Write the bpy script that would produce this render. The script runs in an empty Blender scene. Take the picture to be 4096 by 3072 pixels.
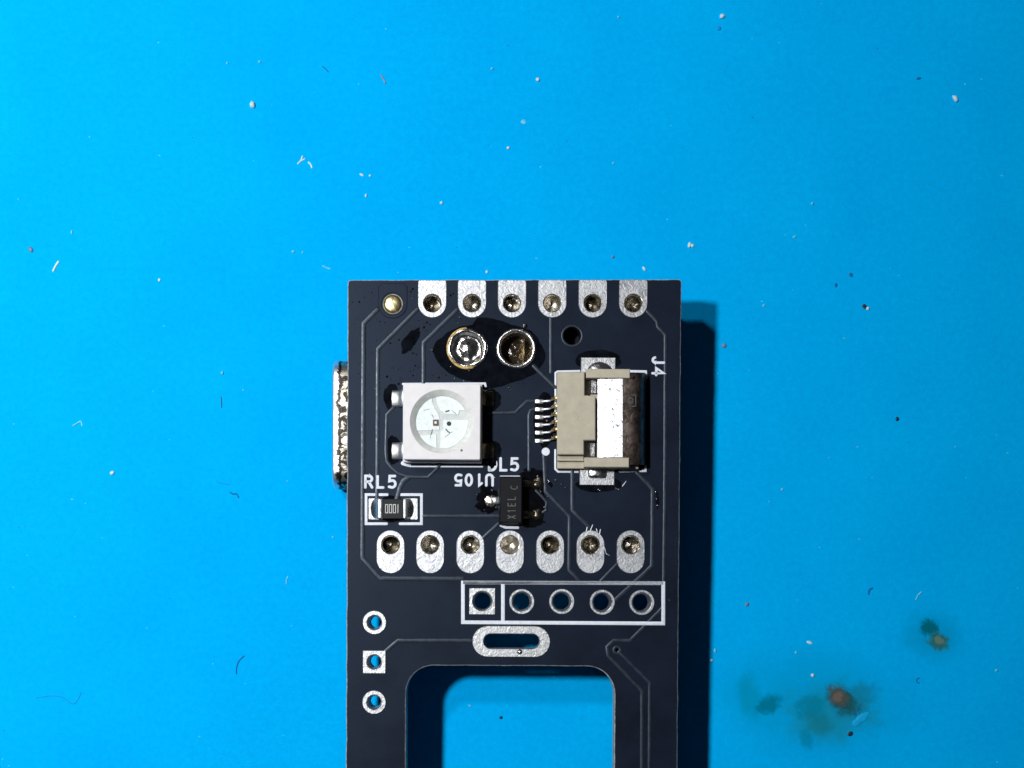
import bpy, bmesh, math, random
from mathutils import Vector, Matrix, noise
from mathutils.geometry import tessellate_polygon

R = math.radians
S = bpy.context.scene
C = S.collection
S.unit_settings.system = 'METRIC'
S.unit_settings.scale_length = 0.001          # 1 unit = 1 mm

# ------------------------------------------------------------------ camera
PPM = 63.3                                    # photograph pixels per mm on the board
DIST = 90.0                                   # lens to board
TOPZ = 5.4                                    # board top above the mat
FOOT = 2480.0                                 # pixel row the lens stands over
CAM = Vector((0.0, (1536 - FOOT) / PPM, TOPZ + DIST))
cd = bpy.data.cameras.new('camera')
cd.sensor_width = 36.0
cd.lens = 36.0 * DIST / (4096 / PPM)
cd.shift_y = (FOOT - 1536) / 4096.0
cd.clip_start = 1.0
cd.clip_end = 5000.0
cam = bpy.data.objects.new('camera', cd)
cam.location = CAM
C.objects.link(cam)
S.camera = cam

# ------------------------------------------------------------------ world and lamps
W = bpy.data.worlds.new('World')
S.world = W
W.use_nodes = True
bg = W.node_tree.nodes['Background']
bg.inputs[0].default_value = (0.75, 0.85, 1.0, 1)
bg.inputs[1].default_value = 0.018

def lamp(name, loc, power, radius, col):
    l = bpy.data.lights.new(name, 'AREA')
    l.shape = 'DISK'
    l.size = radius * 2
    l.energy = power
    l.color = col
    o = bpy.data.objects.new(name, l)
    o.location = loc
    o.rotation_euler = (Vector((-105, 12, 0)) - Vector(loc)).to_track_quat('-Z', 'Y').to_euler()
    C.objects.link(o)
    return o
lamp('bench_lamp', (-75, 13, 157), 300000, 7.5, (1.0, 0.99, 0.98))
lamp('bench_lamp_rear', (-75, 64, 157), 113000, 7.5, (1.0, 0.99, 0.98))

vs = S.view_settings
vs.view_transform = 'Standard'
vs.look = 'None'
vs.gamma = 1.0
vs.exposure = 0.0
vs.use_curve_mapping = False
S.cycles.use_denoising = True
S.cycles.sample_clamp_indirect = 4.0

# ------------------------------------------------------------------ frames: board and mat
BOARD = (Matrix.Translation((0, 0, TOPZ)) @ Matrix.Rotation(R(-0.30), 4, 'Z') @ Matrix.Rotation(R(1.1), 4, 'X'))
BINV = BOARD.inverted()

def ray(px, py):
    return Vector(((px - 2048) / PPM, (1536 - py) / PPM, TOPZ))

def P(px, py, z=0.0):
    """photograph pixel -> board coordinates at height z above the board"""
    a = BINV @ CAM
    b = BINV @ ray(px, py)
    t = (z - a.z) / (b.z - a.z)
    q = a + (b - a) * t
    return (q.x, q.y)

def M(px, py, z=0.0):
    b = ray(px, py)
    t = (z - CAM.z) / (b.z - CAM.z)
    q = CAM + (b - CAM) * t
    return (q.x, q.y)

def px(n):
    return n / PPM

def crop(ox, oy, s):
    return lambda x, y, z=0.0: P(ox + x / s, oy + y / s, z)
Z1 = crop(1300, 1080, 3.16)
Z2 = crop(1980, 1080, 2.836)
Z3 = crop(1300, 1480, 2.91)
Z4 = crop(2060, 1380, 2.676)
Z5 = crop(1360, 1840, 3.16)
Z6 = crop(1860, 1800, 2.458)
Z7 = crop(1360, 2280, 2.676)
Z8 = crop(1800, 2280, 2.095)

# ------------------------------------------------------------------ materials
MATS = {}
def new_mat(name):
    m = bpy.data.materials.new(name)
    m.use_nodes = True
    MATS[name] = m
    nt = m.node_tree
    return m, nt, nt.nodes['Principled BSDF']

def N(nt, kind, **kw):
    n = nt.nodes.new(kind)
    for k, v in kw.items():
        setattr(n, k, v)
    return n

def tex_noise(nt, scale, detail=3, rough=0.55, dist=0.0):
    tc = N(nt, 'ShaderNodeTexCoord')
    n = N(nt, 'ShaderNodeTexNoise')
    n.inputs['Scale'].default_value = scale
    n.inputs['Detail'].default_value = detail
    n.inputs['Roughness'].default_value = rough
    n.inputs['Distortion'].default_value = dist
    nt.links.new(tc.outputs['Object'], n.inputs['Vector'])
    return n

def ramp(nt, src, stops, out='Fac'):
    r = N(nt, 'ShaderNodeValToRGB')
    e = r.color_ramp.elements
    while len(e) < len(stops):
        e.new(0.5)
    for k, (p, c) in zip(e, stops):
        k.position = p
        k.color = c if len(c) == 4 else (*c, 1)
    nt.links.new(src, r.inputs['Fac'])
    return r

def bump(nt, b, src, strength, distance):
    n = N(nt, 'ShaderNodeBump')
    n.inputs['Strength'].default_value = strength
    n.inputs['Distance'].default_value = distance
    nt.links.new(src, n.inputs['Height'])
    nt.links.new(n.outputs['Normal'], b.inputs['Normal'])
    return n

def g3(v):
    return (v, v, v)

def simple(name, col, rough, metal=0.0, spec=0.5, var=0.15, scale=3.0, bstr=0.0, bscale=10.0, bdist=0.02, rvar=0.0):
    m, nt, b = new_mat(name)
    n = tex_noise(nt, scale, 4)
    lo = tuple(c * (1 - var) for c in col)
    hi = tuple(min(1, c * (1 + var)) for c in col)
    r = ramp(nt, n.outputs['Fac'], [(0.3, lo), (0.7, hi)])
    nt.links.new(r.outputs['Color'], b.inputs['Base Color'])
    b.inputs['Metallic'].default_value = metal
    b.inputs['Roughness'].default_value = rough
    b.inputs['Specular IOR Level'].default_value = spec
    if rvar:
        n2 = tex_noise(nt, scale * 2.3, 4)
        rr = ramp(nt, n2.outputs['Fac'], [(0.3, g3(max(0.02, rough - rvar))), (0.7, g3(min(1, rough + rvar)))])
        nt.links.new(rr.outputs['Color'], b.inputs['Roughness'])
    if bstr:
        nb = tex_noise(nt, bscale, 4)
        bump(nt, b, nb.outputs['Fac'], bstr, bdist)
    return m

# solder mask: black, a little blue, dried flux blotches and pits
def mask_mat(name, base, extra):
    m, nt, b = new_mat(name)
    big = tex_noise(nt, 0.35, 5, 0.6)
    fine = tex_noise(nt, 9.0, 5, 0.65)
    r1 = ramp(nt, big.outputs['Fac'], [(0.32, tuple(c * 0.78 for c in base)), (0.72, tuple(c * 1.3 for c in base))])
    r2 = ramp(nt, fine.outputs['Fac'], [(0.3, g3(0.86)), (0.7, g3(1.14))])
    mx = N(nt, 'ShaderNodeMix', data_type='RGBA', blend_type='MULTIPLY')
    mx.inputs['Factor'].default_value = 1.0
    nt.links.new(r1.outputs['Color'], mx.inputs['A'])
    nt.links.new(r2.outputs['Color'], mx.inputs['B'])
    last = mx.outputs['Result']
    rough = ramp(nt, big.outputs['Fac'], [(0.3, g3(0.40)), (0.7, g3(0.50))])
    if extra:
        # little dark pits in the dried flux film of the upper left corner
        tc = N(nt, 'ShaderNodeTexCoord')
        vo = N(nt, 'ShaderNodeTexVoronoi')
        vo.inputs['Scale'].default_value = 1.25
        vo.inputs['Randomness'].default_value = 1.0
        wob = tex_noise(nt, 3.5, 3)
        add = N(nt, 'ShaderNodeMix', data_type='RGBA', blend_type='ADD')
        add.inputs['Factor'].default_value = 0.35
        nt.links.new(tc.outputs['Object'], add.inputs['A'])
        nt.links.new(wob.outputs['Color'], add.inputs['B'])
        nt.links.new(add.outputs['Result'], vo.inputs['Vector'])
        sp = ramp(nt, vo.outputs['Distance'], [(0.13, g3(1.0)), (0.2, g3(0.0))])
        dist = N(nt, 'ShaderNodeVectorMath', operation='DISTANCE')
        cx, cy = P(1600, 1380)
        dist.inputs[1].default_value = (cx, cy, 0)
        nt.links.new(tc.outputs['Object'], dist.inputs[0])
        fall = N(nt, 'ShaderNodeMapRange')
        fall.inputs['From Min'].default_value = 2.5
        fall.inputs['From Max'].default_value = 6.0
        fall.inputs['To Min'].default_value = 1.0
        fall.inputs['To Max'].default_value = 0.0
        nt.links.new(dist.outputs['Value'], fall.inputs['Value'])
        mu = N(nt, 'ShaderNodeMath', operation='MULTIPLY')
        nt.links.new(sp.outputs['Color'], mu.inputs[0])
        nt.links.new(fall.outputs['Result'], mu.inputs[1])
        mm = N(nt, 'ShaderNodeMix', data_type='RGBA')
        nt.links.new(mu.outputs[0], mm.inputs['Factor'])
        nt.links.new(last, mm.inputs['A'])
        mm.inputs['B'].default_value = (0.003, 0.004, 0.008, 1)
        last = mm.outputs['Result']
    nt.links.new(last, b.inputs['Base Color'])
    nt.links.new(rough.outputs['Color'], b.inputs['Roughness'])
    b.inputs['Specular IOR Level'].default_value = 0.23
    b.inputs['Specular Tint'].default_value = (0.55, 0.72, 1.0, 1)
    bump(nt, b, fine.outputs['Fac'], 0.25, 0.02)
    return m

mask_mat('mask', (0.0050, 0.0080, 0.0180), True)
simple('trace_mask', (0.019, 0.026, 0.040), 0.4, 0.0, 0.5, 0.3, 2.0, 0.3, 6.0, 0.01, 0.08)
MATS['trace_mask'].node_tree.nodes['Principled BSDF'].inputs['Specular Tint'].default_value = (0.7, 0.84, 1.0, 1)
simple('fr4_edge', (0.30, 0.31, 0.31), 0.6, 0.0, 0.4, 0.5, 4.0, 0.3, 12.0, 0.02)
simple('silk', (0.74, 0.80, 0.90), 0.62, 0.0, 0.3, 0.1, 6.0, 0.35, 14.0, 0.01)

# hot-air levelled tin: crinkled, half bright half grey
def tin_mat(name, lo, hi, rough, bs, bstr, r0=0.34, r1=0.62):
    m, nt, b = new_mat(name)
    n = tex_noise(nt, bs, 5, 0.65, 0.6)
    n2 = tex_noise(nt, 1.1, 3)
    r = ramp(nt, n.outputs['Fac'], [(r0, lo), (r1, hi)])
    nt.links.new(r.outputs['Color'], b.inputs['Base Color'])
    rr = ramp(nt, n2.outputs['Fac'], [(0.3, g3(rough - 0.07)), (0.7, g3(rough + 0.08))])
    nt.links.new(rr.outputs['Color'], b.inputs['Roughness'])
    b.inputs['Metallic'].default_value = 1.0
    bump(nt, b, n.outputs['Fac'], bstr, 0.05)
    return m
def crinkle_mat(name, lo, mid, hi, rough, sc):
    m, nt, b = new_mat(name)
    n = tex_noise(nt, sc, 3, 0.5, 1.4)
    r = ramp(nt, n.outputs['Fac'], [(0.34, mid), (0.455, hi), (0.487, lo), (0.52, hi), (0.68, mid)])
    g = tex_noise(nt, 14.0, 4, 0.6)
    r2 = ramp(nt, g.outputs['Fac'], [(0.3, g3(0.88)), (0.7, g3(1.1))])
    mx = N(nt, 'ShaderNodeMix', data_type='RGBA', blend_type='MULTIPLY')
    mx.inputs['Factor'].default_value = 1.0
    nt.links.new(r.outputs['Color'], mx.inputs['A'])
    nt.links.new(r2.outputs['Color'], mx.inputs['B'])
    nt.links.new(mx.outputs['Result'], b.inputs['Base Color'])
    n2 = tex_noise(nt, 0.9, 3)
    rr = ramp(nt, n2.outputs['Fac'], [(0.3, g3(rough - 0.08)), (0.7, g3(rough + 0.08))])
    nt.links.new(rr.outputs['Color'], b.inputs['Roughness'])
    b.inputs['Metallic'].default_value = 1.0
    bump(nt, b, n.outputs['Fac'], 0.35, 0.06)
crinkle_mat('tin', (0.26, 0.28, 0.31), (0.46, 0.485, 0.52), (0.62, 0.645, 0.68), 0.48, 2.6)
crinkle_mat('tin_rough', (0.24, 0.26, 0.28), (0.48, 0.50, 0.52), (0.68, 0.70, 0.73), 0.48, 4.0)
tin_mat('lead_tin', (0.74, 0.75, 0.76), (0.86, 0.87, 0.88), 0.45, 3.0, 0.08)
tin_mat('solder', (0.55, 0.55, 0.55), (0.88, 0.88, 0.87), 0.25, 3.5, 0.5)
tin_mat('pool', (0.55, 0.54, 0.52), (0.92, 0.91, 0.89), 0.2, 1.6, 0.7)
tin_mat('barrel', (0.40, 0.36, 0.30), (0.80, 0.76, 0.68), 0.34, 4.0, 0.4)
tin_mat('dark_solder', (0.05, 0.045, 0.035), (0.22, 0.20, 0.16), 0.30, 3.2, 0.5)  # hole fills, and leads whose shade is painted in
tin_mat('mid_solder', (0.12, 0.11, 0.09), (0.46, 0.44, 0.40), 0.28, 2.2, 0.7)
tin_mat('steel', (0.30, 0.30, 0.31), (0.86, 0.86, 0.88), 0.30, 3.2, 0.6)
tin_mat('shell', (0.12, 0.12, 0.16), (0.72, 0.73, 0.76), 0.44, 4.5, 0.25, 0.36, 0.46)
tin_mat('lock_metal', (0.08, 0.062, 0.056), (0.24, 0.19, 0.17), 0.42, 2.6, 0.55)
tin_mat('tab_steel', (0.12, 0.12, 0.13), (0.5, 0.5, 0.52), 0.4, 4.0, 0.7)
tin_mat('brass', (0.50, 0.40, 0.17), (0.88, 0.80, 0.48), 0.36, 2.4, 0.35)
tin_mat('gold', (0.62, 0.42, 0.15), (0.95, 0.74, 0.38), 0.36, 5.0, 0.2)
simple('burnt_flux', (0.48, 0.34, 0.12), 0.25, 0.0, 0.6, 0.7, 5.0, 0.4, 8.0, 0.03)
simple('flux', (0.003, 0.0034, 0.005), 0.09, 0.0, 0.4, 0.5, 3.0, 0.3, 3.0, 0.04)
simple('flux_film', (0.004, 0.0052, 0.0085), 0.08, 0.0, 0.3, 0.5, 1.5, 0.05, 1.2, 0.02)
simple('led_plastic', (0.78, 0.775, 0.81), 0.5, 0.0, 0.4, 0.04, 2.0, 0.15, 12.0, 0.01)
simple('led_cup', (0.68, 0.68, 0.665), 0.45, 0.0, 0.4, 0.1, 3.0)
simple('led_floor', (0.58, 0.61, 0.61), 0.5, 0.0, 0.4, 0.1, 4.0)
simple('led_frame', (0.74, 0.80, 0.81), 0.42, 0.0, 0.6, 0.1, 3.5, 0.5, 5.0, 0.03)
simple('die_brown', (0.10, 0.045, 0.04), 0.4)
simple('die_black', (0.008, 0.008, 0.01), 0.4)
simple('beige', (0.48, 0.445, 0.355), 0.55, 0.0, 0.35, 0.09, 2.0, 0.15, 12.0, 0.02)
simple('black_epoxy', (0.006, 0.007, 0.010), 0.5, 0.0, 0.14, 0.25, 9.0, 0.4, 22.0, 0.015)
simple('resistor_black', (0.009, 0.011, 0.014), 0.55, 0.0, 0.25, 0.2, 6.0)
simple('ceramic', (0.30, 0.30, 0.29), 0.6)
simple('mark_grey', (0.10, 0.105, 0.11), 0.6, 0.0, 0.3, 0.3, 8.0)
simple('mark_white', (0.62, 0.65, 0.66), 0.6, 0.0, 0.3, 0.15, 8.0)
simple('black_resin', (0.02, 0.014, 0.008), 0.15, 0.0, 0.5, 0.6, 4.0, 0.6, 3.0, 0.1)
simple('module_mask', (0.012, 0.013, 0.016), 0.5)
simple('crumb_white', (0.52, 0.74, 0.78), 0.5, 0.0, 0.5, 0.15, 6.0, 0.5, 10.0, 0.03)
simple('crumb_cyan', (0.10, 0.56, 0.78), 0.5, 0.0, 0.5, 0.25, 6.0, 0.5, 10.0, 0.03)
simple('crumb_grey', (0.14, 0.24, 0.36), 0.45, 0.0, 0.5, 0.3, 5.0, 0.6, 8.0, 0.03)
simple('crumb_dark', (0.010, 0.022, 0.05), 0.5, 0.0, 0.4, 0.3, 5.0)
simple('fibre_blue', (0.0, 0.15, 0.40), 0.7, 0.0, 0.3, 0.2, 3.0)
simple('fibre_shred', (0.0, 0.37, 0.76), 0.7, 0.0, 0.2, 0.1, 3.0)
simple('fibre_faint', (0.0, 0.31, 0.72), 0.7, 0.0, 0.2, 0.1, 3.0)

m, nt, b = new_mat('steel_painted_reflection')  # bright-to-dark reflections of the curved shell painted into its colour
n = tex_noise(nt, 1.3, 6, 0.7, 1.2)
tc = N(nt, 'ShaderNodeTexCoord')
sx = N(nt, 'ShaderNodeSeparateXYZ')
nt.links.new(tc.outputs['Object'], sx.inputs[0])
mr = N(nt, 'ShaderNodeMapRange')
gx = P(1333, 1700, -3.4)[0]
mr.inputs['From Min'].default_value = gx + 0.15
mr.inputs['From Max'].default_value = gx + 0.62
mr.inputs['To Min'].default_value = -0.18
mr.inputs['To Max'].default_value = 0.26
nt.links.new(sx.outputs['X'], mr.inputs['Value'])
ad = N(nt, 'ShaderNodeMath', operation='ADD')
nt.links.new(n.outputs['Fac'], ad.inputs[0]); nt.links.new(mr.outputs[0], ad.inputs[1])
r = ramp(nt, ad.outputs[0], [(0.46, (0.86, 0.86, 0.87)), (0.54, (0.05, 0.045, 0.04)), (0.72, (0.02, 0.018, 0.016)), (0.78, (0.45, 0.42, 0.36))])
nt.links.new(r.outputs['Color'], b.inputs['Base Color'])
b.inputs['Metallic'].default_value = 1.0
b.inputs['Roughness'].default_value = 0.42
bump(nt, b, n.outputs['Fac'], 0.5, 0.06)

# clear casting resin over the LED cup
m, nt, b = new_mat('resin')
nt.nodes.remove(b)
tr = N(nt, 'ShaderNodeBsdfTransparent')
tr.inputs[0].default_value = (0.985, 0.995, 0.995, 1)
gl = N(nt, 'ShaderNodeBsdfGlossy')
gl.inputs['Roughness'].default_value = 0.16
fr = N(nt, 'ShaderNodeFresnel')
fr.inputs['IOR'].default_value = 1.5
ms = N(nt, 'ShaderNodeMixShader')
nt.links.new(fr.outputs[0], ms.inputs[0])
nt.links.new(tr.outputs[0], ms.inputs[1])
nt.links.new(gl.outputs[0], ms.inputs[2])
nt.links.new(ms.outputs[0], nt.nodes['Material Output'].inputs['Surface'])

# blue silicone mat with flux burns
m, nt, b = new_mat('mat_blue')
tc = N(nt, 'ShaderNodeTexCoord')
big = tex_noise(nt, 0.12, 5, 0.6)
fine = tex_noise(nt, 2.4, 6, 0.8)
r1 = ramp(nt, big.outputs['Fac'], [(0.3, (0.0, 0.40, 0.91)), (0.7, (0.0, 0.438, 0.96))])
r2 = ramp(nt, fine.outputs['Fac'], [(0.3, g3(0.90)), (0.7, g3(1.08))])
mx = N(nt, 'ShaderNodeMix', data_type='RGBA', blend_type='MULTIPLY')
mx.inputs['Factor'].default_value = 1.0
nt.links.new(r1.outputs['Color'], mx.inputs['A'])
nt.links.new(r2.outputs['Color'], mx.inputs['B'])
last = mx.outputs['Result']
def stain(last, cx, cy, rx, ry, rot, col, amount, soft, wobble, wscale):
    x, y = M(cx, cy)
    mp = N(nt, 'ShaderNodeMapping', vector_type='TEXTURE')
    mp.inputs['Location'].default_value = (x, y, 0)
    mp.inputs['Rotation'].default_value = (0, 0, R(rot))
    mp.inputs['Scale'].default_value = (rx / PPM, ry / PPM, 1)
    nt.links.new(tc.outputs['Object'], mp.inputs['Vector'])
    ln = N(nt, 'ShaderNodeVectorMath', operation='LENGTH')
    nt.links.new(mp.outputs[0], ln.inputs[0])
    nz = tex_noise(nt, wscale, 5, 0.6, 0.8)
    sub = N(nt, 'ShaderNodeMath', operation='MULTIPLY_ADD')
    sub.inputs[1].default_value = wobble
    sub.inputs[2].default_value = -wobble * 0.5
    nt.links.new(nz.outputs['Fac'], sub.inputs[0])
    ad = N(nt, 'ShaderNodeMath', operation='ADD')
    nt.links.new(ln.outputs['Value'], ad.inputs[0])
    nt.links.new(sub.outputs[0], ad.inputs[1])
    mr = N(nt, 'ShaderNodeMapRange', interpolation_type='SMOOTHSTEP')
    mr.inputs['From Min'].default_value = 1.0 - soft
    mr.inputs['From Max'].default_value = 1.0 + soft
    mr.inputs['To Min'].default_value = amount
    mr.inputs['To Max'].default_value = 0.0
    nt.links.new(ad.outputs[0], mr.inputs['Value'])
    k = N(nt, 'ShaderNodeMix', data_type='RGBA')
    nt.links.new(mr.outputs[0], k.inputs['Factor'])
    nt.links.new(last, k.inputs['A'])
    k.inputs['B'].default_value = (*col, 1)
    return k.outputs['Result']
for a in [
    (3250, 2815, 330, 190, -8, (0.0, 0.34, 0.70), 0.75, 0.6, 1.0, 0.35),
    (3325, 2850, 165, 115, 8, (0.006, 0.27, 0.45), 0.8, 0.5, 1.8, 0.8),
    (3410, 2800, 100, 58, 25, (0.006, 0.20, 0.34), 0.65, 0.45, 1.6, 1.0),
    (2998, 2790, 42, 90, 8, (0.0, 0.28, 0.48), 0.65, 0.6, 1.6, 0.9),
    (3075, 2818, 50, 36, 20, (0.0, 0.17, 0.28), 0.85, 0.5, 1.8, 1.6),
    (3245, 2830, 60, 50, 0, (0.0, 0.20, 0.33), 0.6, 0.5, 2.2, 1.5),
    (3275, 2895, 56, 42, -30, (0.008, 0.19, 0.25), 0.65, 0.6, 2.0, 1.1),
    (3225, 2958, 26, 44, 20, (0.0, 0.22, 0.40), 0.6, 0.5, 1.8, 1.6),
    (3370, 2802, 72, 44, -42, (0.01, 0.08, 0.09), 0.9, 0.4, 1.8, 1.6),
    (3354, 2788, 46, 34, -50, (0.075, 0.08, 0.07), 0.9, 0.45, 2.2, 2.0),
    (3352, 2786, 20, 20, 10, (0.19, 0.135, 0.11), 0.6, 0.5, 2.4, 3.0),
    (3735, 2545, 105, 95, -40, (0.0, 0.30, 0.62), 0.7, 0.6, 1.2, 0.7),
    (3716, 2510, 38, 33, 0, (0.0, 0.12, 0.16), 0.9, 0.4, 1.8, 1.8),
    (3752, 2566, 44, 34, -25, (0.02, 0.14, 0.12), 0.9, 0.35, 1.8, 1.8),
    (3757, 2560, 22, 14, -25, (0.16, 0.22, 0.16), 0.7, 0.4, 2.2, 3.0),
    ]:
    last = stain(last, *a)
nt.links.new(last, b.inputs['Base Color'])
b.inputs['Roughness'].default_value = 0.7
b.inputs['Specular IOR Level'].default_value = 0.12
b.inputs['Specular Tint'].default_value = (0.05, 0.45, 1.0, 1)
bf = tex_noise(nt, 6.0, 6, 0.75)
bump(nt, b, bf.outputs['Fac'], 0.3, 0.06)

# ------------------------------------------------------------------ mesh helpers
class MB:
    def __init__(self):
        self.v, self.f, self.mi = [], [], []
    def verts(self, pts):
        i = len(self.v)
        self.v += [tuple(p) for p in pts]
        return i
    def face(self, idx, mi=0):
        self.f.append(tuple(idx)); self.mi.append(mi)
    def build(self, name, mats, parent=None, smooth=35):
        me = bpy.data.meshes.new(name)
        me.from_pydata(self.v, [], self.f)
        for mm in (mats if isinstance(mats, (list, tuple)) else [mats]):
            me.materials.append(MATS[mm])
        if any(self.mi):
            me.polygons.foreach_set('material_index', self.mi)
        bm = bmesh.new(); bm.from_mesh(me)
        bmesh.ops.recalc_face_normals(bm, faces=bm.faces)
        bm.to_mesh(me); bm.free()
        me.update()
        if smooth:
            me.polygons.foreach_set('use_smooth', [True] * len(me.polygons))
            me.set_sharp_from_angle(angle=R(smooth))
        o = bpy.data.objects.new(name, me)
        C.objects.link(o)
        if parent is not None:
            o.parent = parent
        return o

def area(l):
    return 0.5 * sum(l[i][0] * l[(i + 1) % len(l)][1] - l[(i + 1) % len(l)][0] * l[i][1] for i in range(len(l)))

def ccw(l):
    return list(l) if area(l) > 0 else list(l)[::-1]

def inset(loop, d):
    """move a counter-clockwise loop inwards by d"""
    n = len(loop); out = []
    for i in range(n):
        a, b_, c = Vector(loop[i - 1]), Vector(loop[i]), Vector(loop[(i + 1) % n])
        e1 = (b_ - a).normalized(); e2 = (c - b_).normalized()
        n1 = Vector((-e1.y, e1.x)); n2 = Vector((-e2.y, e2.x))
        mvec = n1 + n2
        if mvec.length < 1e-6:
            mvec = n1
        mvec.normalize()
        k = max(0.35, mvec.dot(n1))
        q = b_ + mvec * (d / k)
        out.append((q.x, q.y))
    return out

def plate(mb, outer, holes, z0, z1, ch=0.0, mi_top=0, mi_side=0, bottom=True):
    outer = ccw(outer); holes = [ccw(h) for h in holes]
    loops = [(outer, 1)] + [(h, -1) for h in holes]
    tops, bots = [], []
    for l, s in loops:
        n = len(l)
        t = inset(l, ch * s) if ch else l
        it = mb.verts([(x, y, z1) for x, y in t])
        ib = mb.verts([(x, y, z0) for x, y in l])
        if ch:
            im = mb.verts([(x, y, z1 - ch) for x, y in l])
            for i in range(n):
                j = (i + 1) % n
                mb.face((im + i, im + j, it + j, it + i), mi_side)
        else:
            im = it
        for i in range(n):
            j = (i + 1) % n
            mb.face((ib + i, ib + j, im + j, im + i), mi_side)
        tops.append((t, it)); bots.append((l, ib))
    for group, z in ((tops, z1), (bots, z0)):
        if z == z0 and not bottom:
            continue
        flat = [i0 + k for l, i0 in group for k in range(len(l))]
        for tri in tessellate_polygon([[Vector((x, y, 0)) for x, y in l] for l, _ in group]):
            mb.face([flat[i] for i in tri], mi_top)
    return mb

def circle(c, r, n=32, ry=None, a0=0.0):
    ry = r if ry is None else ry
    return [(c[0] + r * math.cos(a0 + 2 * math.pi * i / n), c[1] + ry * math.sin(a0 + 2 * math.pi * i / n)) for i in range(n)]

def wob_circle(c, r, n=32, amp=0.03, seed=0):
    return [(c[0] + r * (1 + amp * noise.noise((3 * math.cos(t), 3 * math.sin(t), seed * 7.3))) * math.cos(t),
             c[1] + r * (1 + amp * noise.noise((3 * math.cos(t), 3 * math.sin(t), seed * 7.3))) * math.sin(t))
            for t in [2 * math.pi * i / n for i in range(n)]]

def stadium_v(c, r, up, down, n=14):
    pts = []
    for i in range(n + 1):
        t = math.pi * i / n
        pts.append((c[0] + r * math.cos(t), c[1] + up + r * math.sin(t)))
    for i in range(n + 1):
        t = math.pi + math.pi * i / n
        pts.append((c[0] + r * math.cos(t), c[1] - down + r * math.sin(t)))
    return pts

def stadium_h(c, r, half, n=14):
    pts = []
    for i in range(n + 1):
        t = -math.pi / 2 + math.pi * i / n
        pts.append((c[0] + half + r * math.cos(t), c[1] + r * math.sin(t)))
    for i in range(n + 1):
        t = math.pi / 2 + math.pi * i / n
        pts.append((c[0] - half + r * math.cos(t), c[1] + r * math.sin(t)))
    return pts

def rect(x0, y0, x1, y1):
    return [(x0, y0), (x1, y0), (x1, y1), (x0, y1)]

def rrect(x0, y0, x1, y1, r, n=4):
    x0, x1 = min(x0, x1), max(x0, x1); y0, y1 = min(y0, y1), max(y0, y1)
    pts = []
    for cx, cy, a in ((x1 - r, y0 + r, -90), (x1 - r, y1 - r, 0), (x0 + r, y1 - r, 90), (x0 + r, y0 + r, 180)):
        for i in range(n + 1):
            t = R(a + 90 * i / n)
            pts.append((cx + r * math.cos(t), cy + r * math.sin(t)))
    return pts

DOME = [(-1, 0), (-0.86, 0.55), (-0.55, 0.92), (0, 1.0), (0.55, 0.92), (0.86, 0.55), (1, 0)]
FLAT = [(-1, 0), (-0.92, 0.8), (-0.8, 1.0), (0.8, 1.0), (0.92, 0.8), (1, 0)]

def strip(mb, pts, w, h, z=0.0, prof=DOME, jitter=0.0, caps=True, rnd=None):
    pts = [Vector(p) for p in pts]
    if jitter and rnd:
        q = [pts[0]]
        for a, b_ in zip(pts, pts[1:]):
            n = max(1, int((b_ - a).length / 0.35))
            d = (b_ - a).normalized(); nn = Vector((-d.y, d.x))
            for i in range(1, n + 1):
                p = a.lerp(b_, i / n)
                if i < n:
                    p = p + nn * rnd.uniform(-jitter, jitter)
                q.append(p)
        pts = q
    secs = []
    d0 = (pts[0] - pts[1]).normalized(); d1 = (pts[-1] - pts[-2]).normalized()
    hw = w / 2
    if caps:
        for t in (0.98, 0.75, 0.4):
            secs.append((pts[0] + d0 * hw * t, None, math.sqrt(1 - t * t), -d0))
    for i, p in enumerate(pts):
        if i == 0:
            secs.append((p, None, 1.0, -d0))
        elif i == len(pts) - 1:
            secs.append((p, None, 1.0, d1))
        else:
            secs.append((p, i, 1.0, None))
    if caps:
        for t in (0.4, 0.75, 0.98):
            secs.append((pts[-1] + d1 * hw * t, None, math.sqrt(1 - t * t), d1))
    rows = []
    for p, i, k, d in secs:
        if i is None:
            nn = Vector((-d.y, d.x)); s = hw * k
        else:
            e1 = (pts[i] - pts[i - 1]).normalized(); e2 = (pts[i + 1] - pts[i]).normalized()
            n1 = Vector((-e1.y, e1.x)); n2 = Vector((-e2.y, e2.x))
            nn = n1 + n2
            if nn.length < 1e-4:
                nn = n1
            nn.normalize(); s = hw / max(0.5, nn.dot(n1))
        rows.append(mb.verts([(p.x + nn.x * u * s, p.y + nn.y * u * s, z + v * h * (k if caps else 1)) for u, v in prof]))
    m_ = len(prof)
    for a, b_ in zip(rows, rows[1:]):
        for j in range(m_ - 1):
            mb.face((a + j, a + j + 1, b_ + j + 1, b_ + j))
        mb.face((a + m_ - 1, a, b_, b_ + m_ - 1))
    mb.face([rows[0] + j for j in range(m_)])
    mb.face([rows[-1] + j for j in range(m_)][::-1])
    return mb

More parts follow.
